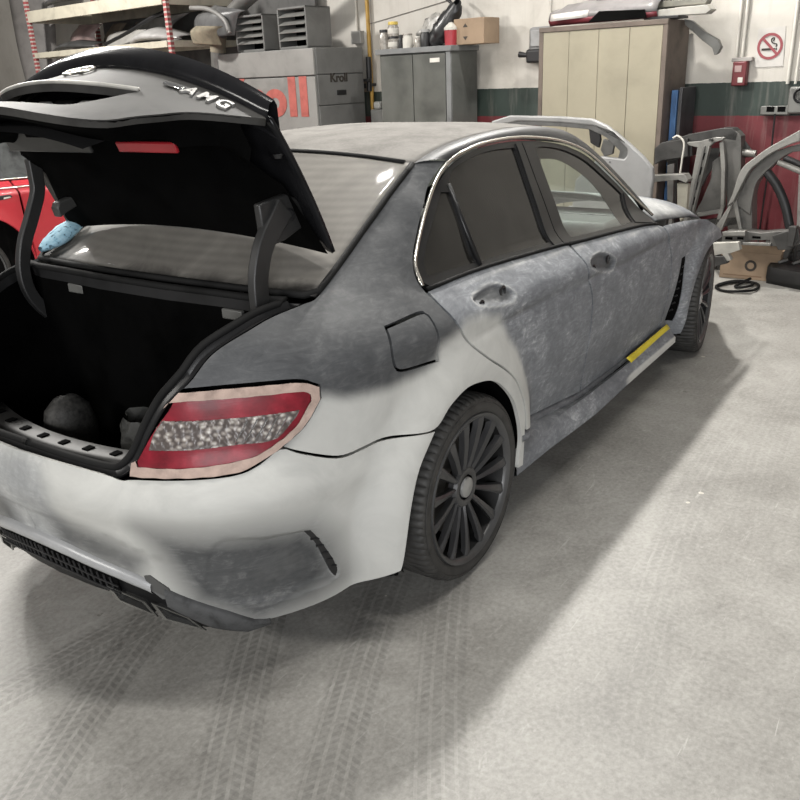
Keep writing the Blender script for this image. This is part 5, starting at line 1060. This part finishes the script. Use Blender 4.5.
# ---- shelf rack on the left, with car parts
CREAM = M('cream_shelf_beam', (.56, .52, .42), .5, var=.14, scale=5)
def post_mat():
    m, nt, b = nodes('red_white_drilled_post'); v = coords(nt); sp = nt.nodes.new('ShaderNodeSeparateXYZ'); nt.links.new(v, sp.inputs[0])
    s = mth(nt, 'SINE', mth(nt, 'MULTIPLY', sp.outputs['Z'], 2*PI/.05)); c = mixc(nt, mth(nt, 'GREATER_THAN', s, .3), (.36, .085, .085), (.50, .46, .42)); nt.links.new(c, b.inputs['Base Color']); setp(b, rough=.55); return m
PM = post_mat()
t = Bench('shelf_rack', 'cream steel shelf rack with red and white posts full of car parts', 'rack', 11.7, 1.2)
for u in (11.70, 8.62):
    for bb in (1.2, .2): t.box('post', PM, u, u-.055, 0, 2.9, bb, bb-.05)
for z0, z1 in ((2.44, 2.58), (2.00, 2.07), (1.2, 1.3)):
    for bb in (1.2, .25): t.box('beam', CREAM, 11.63, 8.62, z0, z1, bb+.012, bb-.03)
    for u in (11.69, 8.61): t.box('side_beam', CREAM, u, u-.05, z0, z1, 1.15, .25)
    t.box('shelf_board', M('shelf_board_grey', (.30, .28, .25), .7), 11.6, 8.6, z1-.02, z1+.0, 1.16, .24)
def hull(name, label, cat, mat, sec, th=.006, group=None, solid=None, part='shell'):
    u0, z0, b0 = min(p[0] for r in sec for p in r), min(p[1] for r in sec for p in r), max(p[2] for r in sec for p in r)
    h = Bench(name, label, cat, (max(p[0] for r in sec for p in r)+u0)/2, b0, z0, group); h.skin(part, mat, sec, solid=th); return h
PGREY = M('grey_primer_panel', (.24, .235, .225), .5, var=.15); DPAN = M('dark_grey_panel', (.07, .07, .07), .4, var=.3); WSIL = M('pale_silver_bumper', (.44, .43, .42), .35, var=.15)
RK = 'car parts on the shelf rack'
def panel2(name, label, cat, mat, A, B, n=10, bulge=.10):
    """curved sheet between two edges of (u, z, b) points"""
    A = smoothpoly(A, False, n); B = smoothpoly(B, False, n); m = min(len(A), len(B)); A, B = A[:m], B[:m]
    return hull(name, label, cat, mat, [[tuple(a*(1-k)+b*k+np.array([0, 0, bulge*4*k*(1-k)])) for a, b in zip(A, B)] for k in np.linspace(0, 1, 7)])
panel2('door_skin', 'large grey car door skin leaning in the shelf rack', 'panel', PGREY, [(10.35, 2.08, .62), (10.30, 2.22, .58), (10.15, 2.36, .55)], [(9.0, 2.08, .68), (9.3, 2.26, .62), (9.0, 2.40, .56)], bulge=.05)
panel2('bonnet_panel', 'pale grey panel sloping at the front of the shelf rack', 'panel', M('pale_primer_panel', (.33, .32, .30), .5, var=.12), [(10.40, 2.08, .90), (10.35, 2.20, .86), (10.25, 2.26, .82)], [(9.72, 2.08, .98), (9.6, 2.16, .93), (9.45, 2.24, .88)], bulge=.03)
t = Bench('door_seal', 'black door seal strip lying diagonally on the rack', 'seal', 9.8, 1.06, 2.07); t.rod('seal_strip', BLACK, [(10.05, 2.10, 1.10), (9.5, 2.22, 1.08), (9.1, 2.33, 1.06), (8.80, 2.40, 1.0)], .022)
panel2('bumper', 'silver car bumper with a lamp hole lying on the rack', 'bumper', WSIL, [(9.6, 2.08, 1.0), (9.2, 2.10, 1.15), (8.55, 2.09, 1.05)], [(9.5, 2.14, .85), (9.1, 2.24, .95), (8.6, 2.13, .8)], bulge=.12)
panel2('bumper', 'black car bumper at the left end of the rack', 'bumper', DPAN, [(11.45, 2.08, 1.0), (11.0, 2.10, 1.15), (10.4, 2.09, 1.0)], [(11.35, 2.13, .85), (10.9, 2.19, .95), (10.45, 2.14, .8)], bulge=.10)
panel2('fender', 'red and silver car wing standing in the left bay', 'fender', M('silver_red_wing', (.30, .22, .21), .4, var=.35, scale=3), [(11.55, 2.08, .7), (11.5, 2.25, .7), (11.4, 2.40, .6)], [(10.75, 2.08, .75), (10.75, 2.25, .8), (10.7, 2.38, .7)], bulge=.12)
panel2('seat_shell', 'brown seat shell in the middle bay of the rack', 'seat', M('brown_shell', (.13, .105, .08), .7), [(10.85, 2.08, .6), (10.85, 2.22, .6), (10.75, 2.38, .5)], [(10.40, 2.08, .6), (10.42, 2.22, .65), (10.42, 2.38, .5)], bulge=.06)
panel2('fender', 'dark grey car wing at the right end of the rack', 'fender', M('mid_grey_wing', (.13, .13, .13), .4, var=.25), [(8.52, 2.08, .9), (8.45, 2.30, .9), (8.2, 2.42, .8)], [(7.8, 2.08, .9), (7.7, 2.28, .9), (7.62, 2.32, .85)], bulge=.08)
t = Bench('trim_strip', 'pale grey curved trim strip at the rack end', 'trim', 8.2, .9, 2.07); t.rod('trim_strip', PGREY, [(8.45, 2.40, .95), (8.1, 2.36, .98), (7.85, 2.24, .98), (7.78, 2.10, .98)], .025)
panel2('dust_sheet', 'beige cloth bundle stuffed at the rack end', 'cloth', M('beige_cloth', (.27, .235, .17), .85, var=.2, scale=9), [(8.35, 2.03, 1.05), (8.3, 2.14, 1.1), (8.25, 2.20, 1.05)], [(7.85, 1.98, 1.05), (7.85, 2.12, 1.1), (7.8, 2.17, 1.05)], bulge=.12)
panel2('bumper', 'black bumper with bright edge on the rack top', 'bumper', DPAN, [(11.3, 2.62, 1.1), (10.7, 2.63, 1.2), (10.0, 2.62, 1.1)], [(11.2, 2.72, .9), (10.7, 2.78, 1.0), (10.1, 2.74, .9)], bulge=.12)
panel2('bumper', 'dark bumper lying at the right on the rack top', 'bumper', DPAN, [(9.9, 2.60, 1.0), (9.4, 2.61, 1.1), (8.7, 2.60, 1.0)], [(9.9, 2.80, .8), (9.4, 2.85, .9), (8.7, 2.80, .8)], bulge=.12)
t = Bench('rack_backdrop', 'dark grey sheet standing in for the wall behind the shelf rack', 'sheet', 11.5, .15); t.box('sheet_face', M('charcoal_sheet', (.10, .098, .095), .7, var=.2), 11.6, 7.3, 1.0, 3.4, .12, .08);  # dark sheet in place of the grey wall behind the rack
panel2('leaning_panel', 'large dark grey curved panel leaning left of the rack', 'panel', M('grey_leaning_panel', (.155, .145, .138), .55, var=.15), [(12.6, 3.6, .9), (12.45, 2.6, 1.0), (12.25, 2.0, 1.1), (11.95, 1.4, 1.2)], [(11.82, 3.6, .6), (11.82, 2.6, .7), (11.80, 2.0, .8), (11.78, 1.4, .9)], bulge=.05)
t = Bench('conduit', 'rusty brown pipe on the wall at the far left', 'pipe', 13.2, .0); t.rod('conduit_pipe', M('rust_brown', (.13, .07, .045), .7), [(13.9, 4.4, .3), (13.2, 1.5, .3), (12.9, .0, .3)], .035, sm=False)
# ---- silver tailgate standing behind the car
SLV = M('silver_tailgate_paint', (.25, .25, .247), .45, .1, var=.08)
t = Bench('tailgate', 'silver car tailgate frame standing between the car and the wardrobe', 'tailgate', 3.6, 1.2)
TG = [(4.231, 1.180), (4.200, 1.212), (4.030, 1.256), (3.548, 1.248), (3.264, 1.229), (3.134, 1.178), (2.952, 1.055), (2.824, 0.956), (2.746, 0.878), (2.733, 0.804), (2.745, 0.640), (2.759, 0.394), (2.843, 0.149), (3.121, -0.199), (3.496, -0.250), (3.393, 0.760), (3.182, 0.953), (3.062, 0.942), (2.978, 0.937), (2.955, 0.967), (2.958, 1.011), (3.089, 1.127), (3.262, 1.181), (3.546, 1.202), (3.941, 1.213), (4.069, 1.189), (4.119, 1.156)]
tg = t.slab('gate_frame', SLV, TG, 1.2, .05, bevel=.012)
IN_ = [(4.129, 1.163), (4.059, 1.208), (3.555, 1.213), (3.253, 1.187), (3.080, 1.133), (2.949, 1.025), (2.945, 0.958), (2.985, 0.927), (3.035, 0.933), (3.022, 0.994), (3.146, 1.095), (3.286, 1.150), (3.554, 1.171), (3.931, 1.180), (4.048, 1.148)]
t.slab('inner_flange', M('bare_flange_dark', (.09, .09, .088), .5, var=.3), IN_, 1.19, .07, tg)
t.slab('latch_plate', BLACK, [(3.307, 1.168), (3.220, 1.161), (3.198, 1.072), (3.212, 1.011), (3.284, 1.048)], 1.175, .03, tg); t.slab('latch_plate', M('latch_metal', (.12, .12, .115), .4, .5), [(3.173, 1.080), (3.079, 1.059), (3.090, 0.969), (3.157, 0.945), (3.194, 0.997)], 1.175, .03, tg)
t.box('clip', M('clip_yellow', (.6, .42, .05), .4), 4.0, 3.985, 1.27, 1.285, 1.17, 1.19, tg) if False else None
t.lathe('stud', BLACK, [(3.094, 0.911)][0][0], [(3.094, 0.911)][0][1], 1.205, [(0, -.008), (.008, 0), (0, .008)], tg)
t.slab('support_leg', SLV, [(3.370, 0.194), (2.804, 0.328), (3.065, -1.268), (3.666, -1.412)], 1.17, .03) if False else t.box('lower_skin', SLV, 3.45, 2.95, .0, .55, 1.20, 1.16)
# ---- cut-off front body section: grey pillars, slotted rail and sheet
RAW = M('raw_grey_panel', (.115, .112, .105), .5, .2, var=.25); RAWL = M('raw_light_steel', (.215, .21, .195), .45, .3, var=.2); RAWD = M('raw_dark_steel', (.045, .044, .042), .5, .2, var=.3)
t = Bench('body_section', 'cut-off grey car body section with slotted rail against the red wall', 'car part', 2.7, .55)
t.slab('top_crossbar', RAWD, [(2.968, 1.005), (2.754, 1.071), (2.500, 1.119), (2.422, 1.119), (2.372, 1.082), (2.381, 1.022), (2.540, 1.043), (2.730, 0.994), (2.722, 0.900), (2.938, 0.846)], .5, .12)
t.slab('side_plate', RAWD, [(3.024, 0.956), (2.968, 1.005), (2.751, 1.040), (2.738, 0.900), (2.956, 0.862), (3.015, 0.828)], .55, .04)
t.slab('left_pillar', RAWD, [(2.951, 0.857), (2.858, 0.876), (2.843, 0.283), (2.902, 0.236)], .45, .08)
t.slab('left_pillar', RAW, [(2.918, 0.823), (2.860, 0.841), (2.828, 0.250), (2.872, 0.247)], .52, .03)
bk = t.slab('bridge_bracket', RAWL, [(2.745, 1.013), (2.647, 1.022), (2.522, 1.054), (2.444, 1.055), (2.457, 1.033), (2.519, 1.017), (2.555, 0.986), (2.659, 0.976), (2.726, 0.990)], .58, .04)
t.rod('bolt', RAWD, [([(2.541, 1.036)][0][0], [(2.541, 1.036)][0][1], .62), ([(2.541, 1.036)][0][0], [(2.541, 1.036)][0][1], .57)], .012, bk, sm=False)
rl = t.slab('slotted_rail', RAWL, [(2.652, 0.984), (2.555, 0.986), (2.590, 0.761), (2.634, 0.520), (2.664, 0.297), (2.732, 0.292), (2.691, 0.597)], .58, .05)
for q in ([(2.607, 0.935), (2.583, 0.935), (2.594, 0.881), (2.618, 0.881)], [(2.621, 0.826), (2.597, 0.827), (2.608, 0.764), (2.632, 0.763)], [(2.643, 0.708), (2.619, 0.709), (2.629, 0.646), (2.654, 0.644)], [(2.657, 0.588), (2.633, 0.590), (2.643, 0.525), (2.668, 0.523)], [(2.672, 0.475), (2.647, 0.476), (2.658, 0.411), (2.683, 0.409)]): t.slab('slot', VOID, q, .586, .006, rl, 0)
t.slab('rail_edge', RAW, [(2.600, 0.987), (2.584, 0.988), (2.643, 0.564), (2.678, 0.301), (2.695, 0.300), (2.661, 0.579)], .60, .02, rl)
t.slab('right_pillar', RAW, [(2.496, 1.074), (2.389, 1.097), (2.346, 1.060), (2.327, 0.880), (2.302, 0.651), (2.300, 0.255), (2.363, 0.249), (2.420, 0.645)], .5, .10)
t.slab('pillar_edge', RAWL, [(2.490, 1.015), (2.460, 1.030), (2.425, 0.841), (2.401, 0.531), (2.433, 0.529), (2.453, 0.802)], .56, .04)
t.slab('sheet_web', RAW, [(2.573, 0.853), (2.505, 0.909), (2.458, 0.518), (2.499, 0.442), (2.697, 0.395), (2.626, 0.548), (2.568, 0.727)], .45, .02)
t.slab('sheet_web', RAWD, [(2.610, 0.956), (2.521, 0.958), (2.544, 0.864), (2.613, 0.735), (2.647, 0.654), (2.638, 0.822)], .42, .02)
t.slab('web_rib', RAWL, [(2.650, 0.443), (2.448, 0.489), (2.436, 0.458), (2.639, 0.411)], .475, .03)
t.slab('corner_gusset', RAWD, [(2.391, 1.075), (2.241, 0.904), (2.362, 0.885)], .42, .02); t.rod('gusset_tube', RAWL, [(*[(2.366, 0.935)][0], .45), (*[(2.234, 0.924)][0], .45)], .028, sm=False)
t.slab('lower_brace', RAWL, [(2.448, 0.525), (2.416, 0.527), (2.456, 0.356), (2.487, 0.255), (2.520, 0.252), (2.477, 0.403)], .5, .04); t.slab('foot_beam', RAWD, [(2.691, 0.370), (2.288, 0.448), (2.266, 0.386), (2.684, 0.288)], .5, .1)
t.box('base_frame', RAWD, 2.95, 2.35, 0, .28, .52, .30)
wire = M('white_wire', (.50, .48, .43), .5); t.rod('loose_wire', wire, [(*[(2.851, 1.046)][0], .6), (*[(2.811, 1.062)][0], .6), (*[(2.757, 1.009)][0], .6), (*[(2.762, 0.877)][0], .6), (*[(2.769, 0.767)][0], .6)], .008)
t = Bench('bumper_beam', 'pale metal crash bar end sticking out past the tailgate', 'beam', 2.95, .9); q = [(2.888, 0.791), (2.575, 0.818), (2.540, 0.775), (2.553, 0.752), (2.618, 0.772), (2.884, 0.737)]
t.slab('bar', RAWL, q, 1.0, .10); t.slab('bar_bracket', M('pale_bracket', (.36, .34, .28), .5), [(2.645, 0.742), (2.557, 0.739), (2.554, 0.526), (2.595, 0.446), (2.631, 0.575)], .95, .05); t.box('stand', RAWD, 2.93, 2.70, 0, .60, .98, .92)
# ---- cut quarter panel arch at the right edge
t = Bench('quarter_cut', 'cut-off grey wheel-arch quarter section propped at the red wall', 'car part', 2.1, .75)
def ribbon(name, mat, outer, inner, b, th, par=None):
    o_ = smoothpoly(outer, False, 6); i_ = smoothpoly(inner, False, 6); return t.slab(name, mat, [tuple(p) for p in o_]+[tuple(p) for p in i_[::-1]], b, th, par, .006)
OA = [(2.274, 0.577), (2.240, 0.684), (2.215, 0.803), (2.179, 0.877), (2.113, 0.936), (2.035, 1.001), (1.944, 1.059), (1.818, 1.135)]; IA = [(2.232, 0.610), (2.197, 0.701), (2.168, 0.776), (2.132, 0.850), (2.081, 0.901), (2.003, 0.967), (1.899, 1.025), (1.809, 1.061)]
ribbon('outer_arch', RAWL, OA, IA, .86, .06)
OB = [(2.236, 0.587), (2.202, 0.693), (2.173, 0.769), (2.137, 0.843), (2.073, 0.917), (2.008, 0.969), (1.902, 1.013), (1.809, 1.035)]; IB = [(2.115, 0.512), (2.113, 0.624), (2.097, 0.743), (2.060, 0.803), (2.010, 0.862), (1.947, 0.928), (1.883, 0.972), (1.803, 0.987)]
ribbon('inner_arch', RAW, OB, IB, .80, .10)
t.slab('wheel_tub', RAW, [(2.231, 0.615), (2.166, 0.708), (2.134, 0.753), (2.093, 0.382), (2.147, 0.331), (2.205, 0.372)], .78, .12); t.slab('tub_rib', RAWL, [(2.249, 0.602), (2.221, 0.619), (2.161, 0.412), (2.123, 0.338), (2.160, 0.335)], .82, .03); t.slab('tub_rib', RAWL, [(2.276, 0.570), (2.248, 0.587), (2.311, 0.384), (2.377, 0.332), (2.394, 0.346)], .82, .03)
t.rod('black_strut', BLACK, [(*[(2.034, 0.830)][0], .78), (*[(1.951, 0.733)][0], .78), (*[(1.878, 0.599)][0], .78), (*[(1.822, 0.434)][0], .78)], .034); t.rod('black_strut', BLACK, [(*[(2.007, 0.905)][0], .5), (*[(1.864, 0.851)][0], .5)], .025, sm=False)
t.rod('cross_tube', RAWL, [(*[(1.964, 0.904)][0], .78), (*[(1.790, 0.840)][0], .78)], .022, sm=False); t.slab('rear_post', RAWL, [(1.812, 0.853), (1.778, 0.854), (1.749, 0.410), (1.776, 0.408)], .78, .08); t.box('sill_foot', RAWD, 2.1, 1.6, 0.0, .25, .40, .32)
# ---- long cut sill / subframe lying across, carton, black bumper, cable
t = Bench('subframe', 'long grey steel subframe beam lying in front of the red wall', 'car part', 2.3, .95)
SB = [(2.275, 0.355), (2.249, 0.396), (2.107, 0.407), (1.996, 0.402), (1.753, 0.444), (1.718, 0.439), (1.707, 0.353), (1.757, 0.312), (1.913, 0.312), (1.918, 0.356), (2.099, 0.333), (2.103, 0.302), (2.269, 0.294)]
sb = t.slab('beam', RAW, SB, .9, .14)
for q in ([(2.248, 0.352), (2.193, 0.333)], [(2.158, 0.359), (2.111, 0.341)], [(2.048, 0.376), (1.988, 0.359)]): t.box('beam_slot', VOID, q[0][0], q[1][0], min(q[0][1], q[1][1]), max(q[0][1], q[1][1]), .903, .898, sb, 0)
t.slab('end_plate', RAWL, [(2.261, 0.395), (2.091, 0.417), (2.086, 0.380), (2.250, 0.366)], .95, .06); t.slab('flange', RAWL, [(2.106, 0.328), (1.903, 0.339), (1.900, 0.317), (2.104, 0.305)], .93, .04)
t.slab('bracket', RAWD, [(1.893, 0.396), (1.721, 0.469), (1.696, 0.384), (1.755, 0.306), (1.839, 0.298)], .95, .08); t.slab('bracket', RAWD, [(1.777, 0.479), (1.723, 0.483), (1.732, 0.338), (1.773, 0.334)], .98, .06); t.rod('prop', RAWD, [(1.78, 0, .60), (1.78, .42, .80)], .014, sm=False); t.rod('prop', RAWD, [(2.44, 0, .50), (2.40, .42, .80)], .014, sm=False)
t = Bench('bracket', 'pale crumpled metal bracket behind the front wheel', 'bracket', 2.35, 1.25)
t.slab('plate', M('pale_zinc_plate', (.42, .41, .37), .45, .3, var=.15), [(2.231, 0.357), (2.050, 0.380), (2.030, 0.324), (2.113, 0.286), (2.087, 0.244), (2.122, 0.226), (2.157, 0.282), (2.214, 0.261)], 1.2, .05); t.slab('plate_fold', RAWD, [(2.229, 0.260), (2.141, 0.269), (2.106, 0.220), (2.192, 0.188), (2.223, 0.200)], 1.22, .06); t.rod('plate_leg', RAWD, [(2.28, 0, 1.16), (2.28, .25, 1.16)], .015, sm=False)
fl_ = [(2.317, 0.755), (2.135, 0.528)]
t = Bench('cardboard_box', 'open brown cardboard box with a round dark logo on the floor', 'box', fl_[0][0], fl_[0][1])
t.t.rotation_euler = (0, 0, PSI+.10); wbx = .44; hb_ = .215
bx = MB().box((0, 0, 0), (wbx, .30, hb_)).build('carton', CARD, t.t, bevel=.004)
MB().lathe([(.026, 0), (.026, .002), (.044, .002), (.044, 0)], 28, frame((wbx*.52, -.001, hb_*.52), (1, 0, 0), (0, 0, 1))).build('printed_ring', MARK, bx)
MB().box((.03, -.0012, .025), (wbx*.72, 0, .033)).build('printed_line', M('brown_print', (.16, .10, .06), .7), bx)
MB().add([(0, 0, hb_), (wbx, 0, hb_), (wbx+.02, -.02, hb_+.07), (.05, -.03, hb_+.06)], [(0, 1, 2, 3)]).build('box_flap', CARD, bx, solid=.004)
t = Bench('bumper', 'black plastic bumper lying on the floor at the right edge', 'bumper', *[(1.957, 0.740)][0]); fb = [(1.947, 0.772), (1.646, 0.954)]
bu0, bb0 = fb[0]; bu1, bb1 = fb[1]
rows = []
for k in np.linspace(0, 1, 14):
    u, b_2 = bu0+(bu1-.35-bu0)*k, bb0+(bb1-bb0)*k*1.2; w_ = .05*math.sin(PI*min(k*3, .5))
    rows.append([(u, .0, b_2), (u, .06, b_2+.02), (u, .13, b_2+.012), (u, .15, b_2-.05), (u, .16+.02*math.sin(k*40)*.3, b_2-.16), (u, .13, b_2-.22)])
bs2 = t.skin('bumper_skin', M('black_bumper_plastic', (.012, .012, .012), .5, var=.3), rows, solid=.006)
t.box('white_clip', LABELW, bu0-.13, bu0-.19, .05, .08, bb0+.045, bb0+.02, bs2); 
for k in range(6): t.rod('honeycomb_rib', M('silver_rib', (.22, .22, .21), .4), [(bu0-.06-.1*k, .158, bb0-.05), (bu0-.10-.1*k, .172, bb0-.10), (bu0-.06-.1*k, .165, bb0-.16)], .012, bs2, sm=False)
t = Bench('suspension_arm', 'scrap metal bracket stacked on the black bumper', 'car part', 1.9, .62); 
t.slab('arm', RAW, [(1.857, 0.330), (1.805, 0.319), (1.854, 0.192), (1.885, 0.142), (1.758, 0.124), (1.752, 0.078), (1.957, 0.055), (1.934, 0.121), (1.887, 0.219)], .62, .08); t.rod('rod_bar', RAWD, [(*[(1.998, 0.094)][0], .6), (*[(1.919, 0.189)][0], .6), (*[(1.779, 0.242)][0], .6)], .014); t.slab('dark_plate', RAWD, [(2.121, 0.207), (2.012, 0.202), (1.976, 0.093), (2.095, 0.048)], .5, .05); t.slab('dark_plate', VOID, [(2.168, 0.193), (1.848, 0.223), (1.826, 0.049), (2.148, 0.013)], .35, .04); t.rod('foot', RAWD, [(1.72, 0, .5), (1.72, .3, .56)], .03, sm=False)
hs = [(2.207, 1.112), (2.165, 0.976), (2.069, 0.882), (1.966, 0.895), (1.931, 1.090), (2.008, 1.206), (2.126, 1.207), (2.207, 1.112), (2.163, 0.938), (2.060, 0.839), (1.993, 0.948), (2.024, 1.075), (2.088, 1.041), (2.083, 0.928), (2.069, 0.768)]
h0 = W(*hs[0]); t = thing('air_hose', 'dark cable looped on the floor in front of the cardboard box', 'cable', (h0[0], h0[1], 0))
hp_ = smoothpoly([W(u, b, .012+.004*(i % 3)) - np.array([h0[0], h0[1], 0]) for i, (u, b) in enumerate(hs)], False, 8); MB().tube(hp_, .010, 8).build('hose_loop', RUBBER, t, smooth='full')
# ---- blue sanding sponge on the rear window
t = thing('sanding_pad', 'light blue speckled cloth pad on the left rear window corner', 'cloth', (-.372, .566, 1.080))
rows = []
for i in range(14):
    f_ = i/13; w_ = .075*math.sin(PI*(.06+.90*f_))**.7; x0_ = -.085+.20*f_; zz_ = .012+.075*f_
    rows.append([(x0_+.05*math.cos(a)*w_*3, .03+w_*math.cos(a)*.8, zz_+.03*math.sin(a)*(w_/.075)+rb.uniform(-.002, .002)) for a in np.linspace(0, 2*PI, 15)])
def bluem():
    m, nt, b = nodes('blue_speckled_cloth'); v = coords(nt); n = noise(nt, v, 60, 3, .6); c = ramp(nt, n, [(.34, (.05, .09, .12)), (.42, (.26, .46, .58)), (.7, (.40, .60, .70))]); nt.links.new(c, b.inputs['Base Color']); setp(b, rough=.85); return m
MB().grid(np.array(rows)).build('pad_cloth', bluem(), t, smooth='full')
# ---- red car on the left
RC = thing('car', 'red car parked beyond the open boot at the left', 'car', (1.12, 4.78, 0)); REDC = M('bright_red_car_paint', (.40, .022, .032), .42, var=.10, scale=2, coat=.15); GW = M('grey_window_glass', (.05, .053, .053), .5, var=.5, spec=.15)
rarch = [(-.43*math.cos(a), .34+.43*math.sin(a)) for a in np.linspace(-.15, PI+.15, 16)]
QR = [(-.95, .22), (-.47, .22)]+[(-x_, z_) for x_, z_ in [( .43*math.cos(a), .34+.43*math.sin(a)) for a in np.linspace(-.2, PI+.2, 16)]]+[(.455, .26), (.42, .60), (.40, .985), (-.20, 1.0), (-.55, 1.02), (-.85, .96), (-1.05, .85), (-1.1, .5)]
surf_panel('quarter_panel', BF, QR, REDC, RC, spacing=.05, sides=(1, -1)); DR = [(.43, .62), (.463, .26), (1.62, .27), (1.60, .6), (1.58, .935), (.41, .983)]
rd = surf_panel('door', BF, DR, REDC, RC, spacing=.06, sides=(1, -1)); surf_panel('front_fender', BF, [(1.63, .27), (2.31, .27)]+[(2.76-.43*math.cos(a), .34+.43*math.sin(a)) for a in np.linspace(-.15, PI+.15, 16)]+[(3.2, .3), (3.5, .45), (3.3, .66), (2.6, .80), (1.60, .92)], REDC, RC, spacing=.06, sides=(1, -1))
surf_panel('window_glass', lambda a, b, o: body(a, b, o-.01), [(-.03, 1.02), (.05, 1.10), (.25, 1.26), (.36, 1.31), (.55, 1.345), (1.0, 1.335), (1.3, 1.29), (1.6, 1.13), (1.82, .96), (1.70, .925)], GW, RC, gap=0, spacing=.06, sides=(1, -1))
surf_panel('window_surround', BF, [(-.55, 1.03), (-.10, 1.01), (.02, 1.085), (.24, 1.275), (.36, 1.322), (.55, 1.356), (1.0, 1.345), (1.3, 1.30), (1.62, 1.135), (1.90, .90), (2.0, .90), (1.7, 1.19), (1.3, 1.36), (.9, 1.39), (.5, 1.39), (.2, 1.345), (-.2, 1.17)], REDC, RC, gap=0, spacing=.05, sides=(1, -1))
for pts, mm in (([(-.10, 1.006), (.40, .992), (1.0, .962), (1.9, .895)], CHROME), ([(-.30, .945), (.40, .935), (1.0, .905), (1.9, .845)], CHROME)):
    l_ = SZ(pts, .004); MB().tube(smoothpoly(l_, False, 6), .009, 6).build('chrome_strip', mm, RC, smooth='full')
sl2 = surf_panel('handle_slot', lambda a, b, o: body(a, b, o+.003), [(.215, .862), (.225, .892), (.335, .890), (.345, .872), (.30, .862)], BLACK, RC, gap=0, spacing=.03, sides=(1,))[0]
surf_panel('slot_plate', lambda a, b, o: body(a, b, o+.005), [(.27, .864), (.275, .875), (.325, .877), (.33, .868)], LABELW, sl2, gap=0, spacing=.03, sides=(1,))
MB().grid(roofA).build('roof', REDC, RC, smooth='full', solid=.02); MB().grid(rw, flip=True).build('rear_window', GW, RC, smooth='full', solid=.006); MB().grid(ws, flip=True).build('windscreen', GW, RC, smooth='full'); MB().grid(hd).build('bonnet', REDC, RC, smooth='full', solid=.012)
MB().box((-.8, -.74, .25), (3.3, .74, .90)).build('inner_body', VOID, RC); MB().grid(np.array([[(x_, y_, 1.03-.25*max(0, -x_-.75)) for y_ in np.linspace(-.66, .66, 7)] for x_ in np.linspace(-.98, -.42, 6)])).build('boot_lid', REDC, RC, smooth='full', solid=.02)
MB().box((-1.03, -.62, .30), (-.85, .62, .80)).build('rear_panel', REDC, RC, bevel=.05)
for x_, sd in ((0, 1), (2.76, 1), (0, -1), (2.76, -1)):
    c_ = child_copy(wh, RC); c_.location = (x_, -.74*sd, .322); c_.rotation_euler = Matrix.Rotation(PI/2 if sd > 0 else -PI/2, 3, 'X').to_euler()

# ---- odds and ends in the boot
t = thing('plastic_packaging', 'crumpled clear plastic packaging inside the boot near the right edge', 'packaging', (-.72, -.20, .42))
rows = [[(.09*math.cos(a)*(1+rb.uniform(-.25, .25))*(1-.3*i/9), .11*math.sin(a)*(1+rb.uniform(-.25, .25))*(1-.3*i/9), .002+.032*i+rb.uniform(-.006, .006)*(i > 0)) for a in np.linspace(0, 2*PI, 19)] for i in range(10)]
MB().grid(np.array(rows)).build('film', M('clear_film', (.05, .05, .047), .25, var=.6, scale=16), t, smooth=True, angle=25)
t = thing('mesh_pouch', 'small grey speckled pouch at the left of the boot sill', 'pouch', (-.72, .20, .428))
rows = [[(r_*math.cos(a), .8*r_*math.sin(a), z_) for a in np.linspace(0, 2*PI, 19)] for r_, z_ in ((.06, .002), (.085, .08), (.09, .16), (.075, .23), (.04, .265), (.008, .275))]
MB().grid(np.array(rows)).build('pouch_mesh', M('speckled_grey_mesh', (.028, .027, .025), .6, var=.8, scale=70), t, smooth='full')
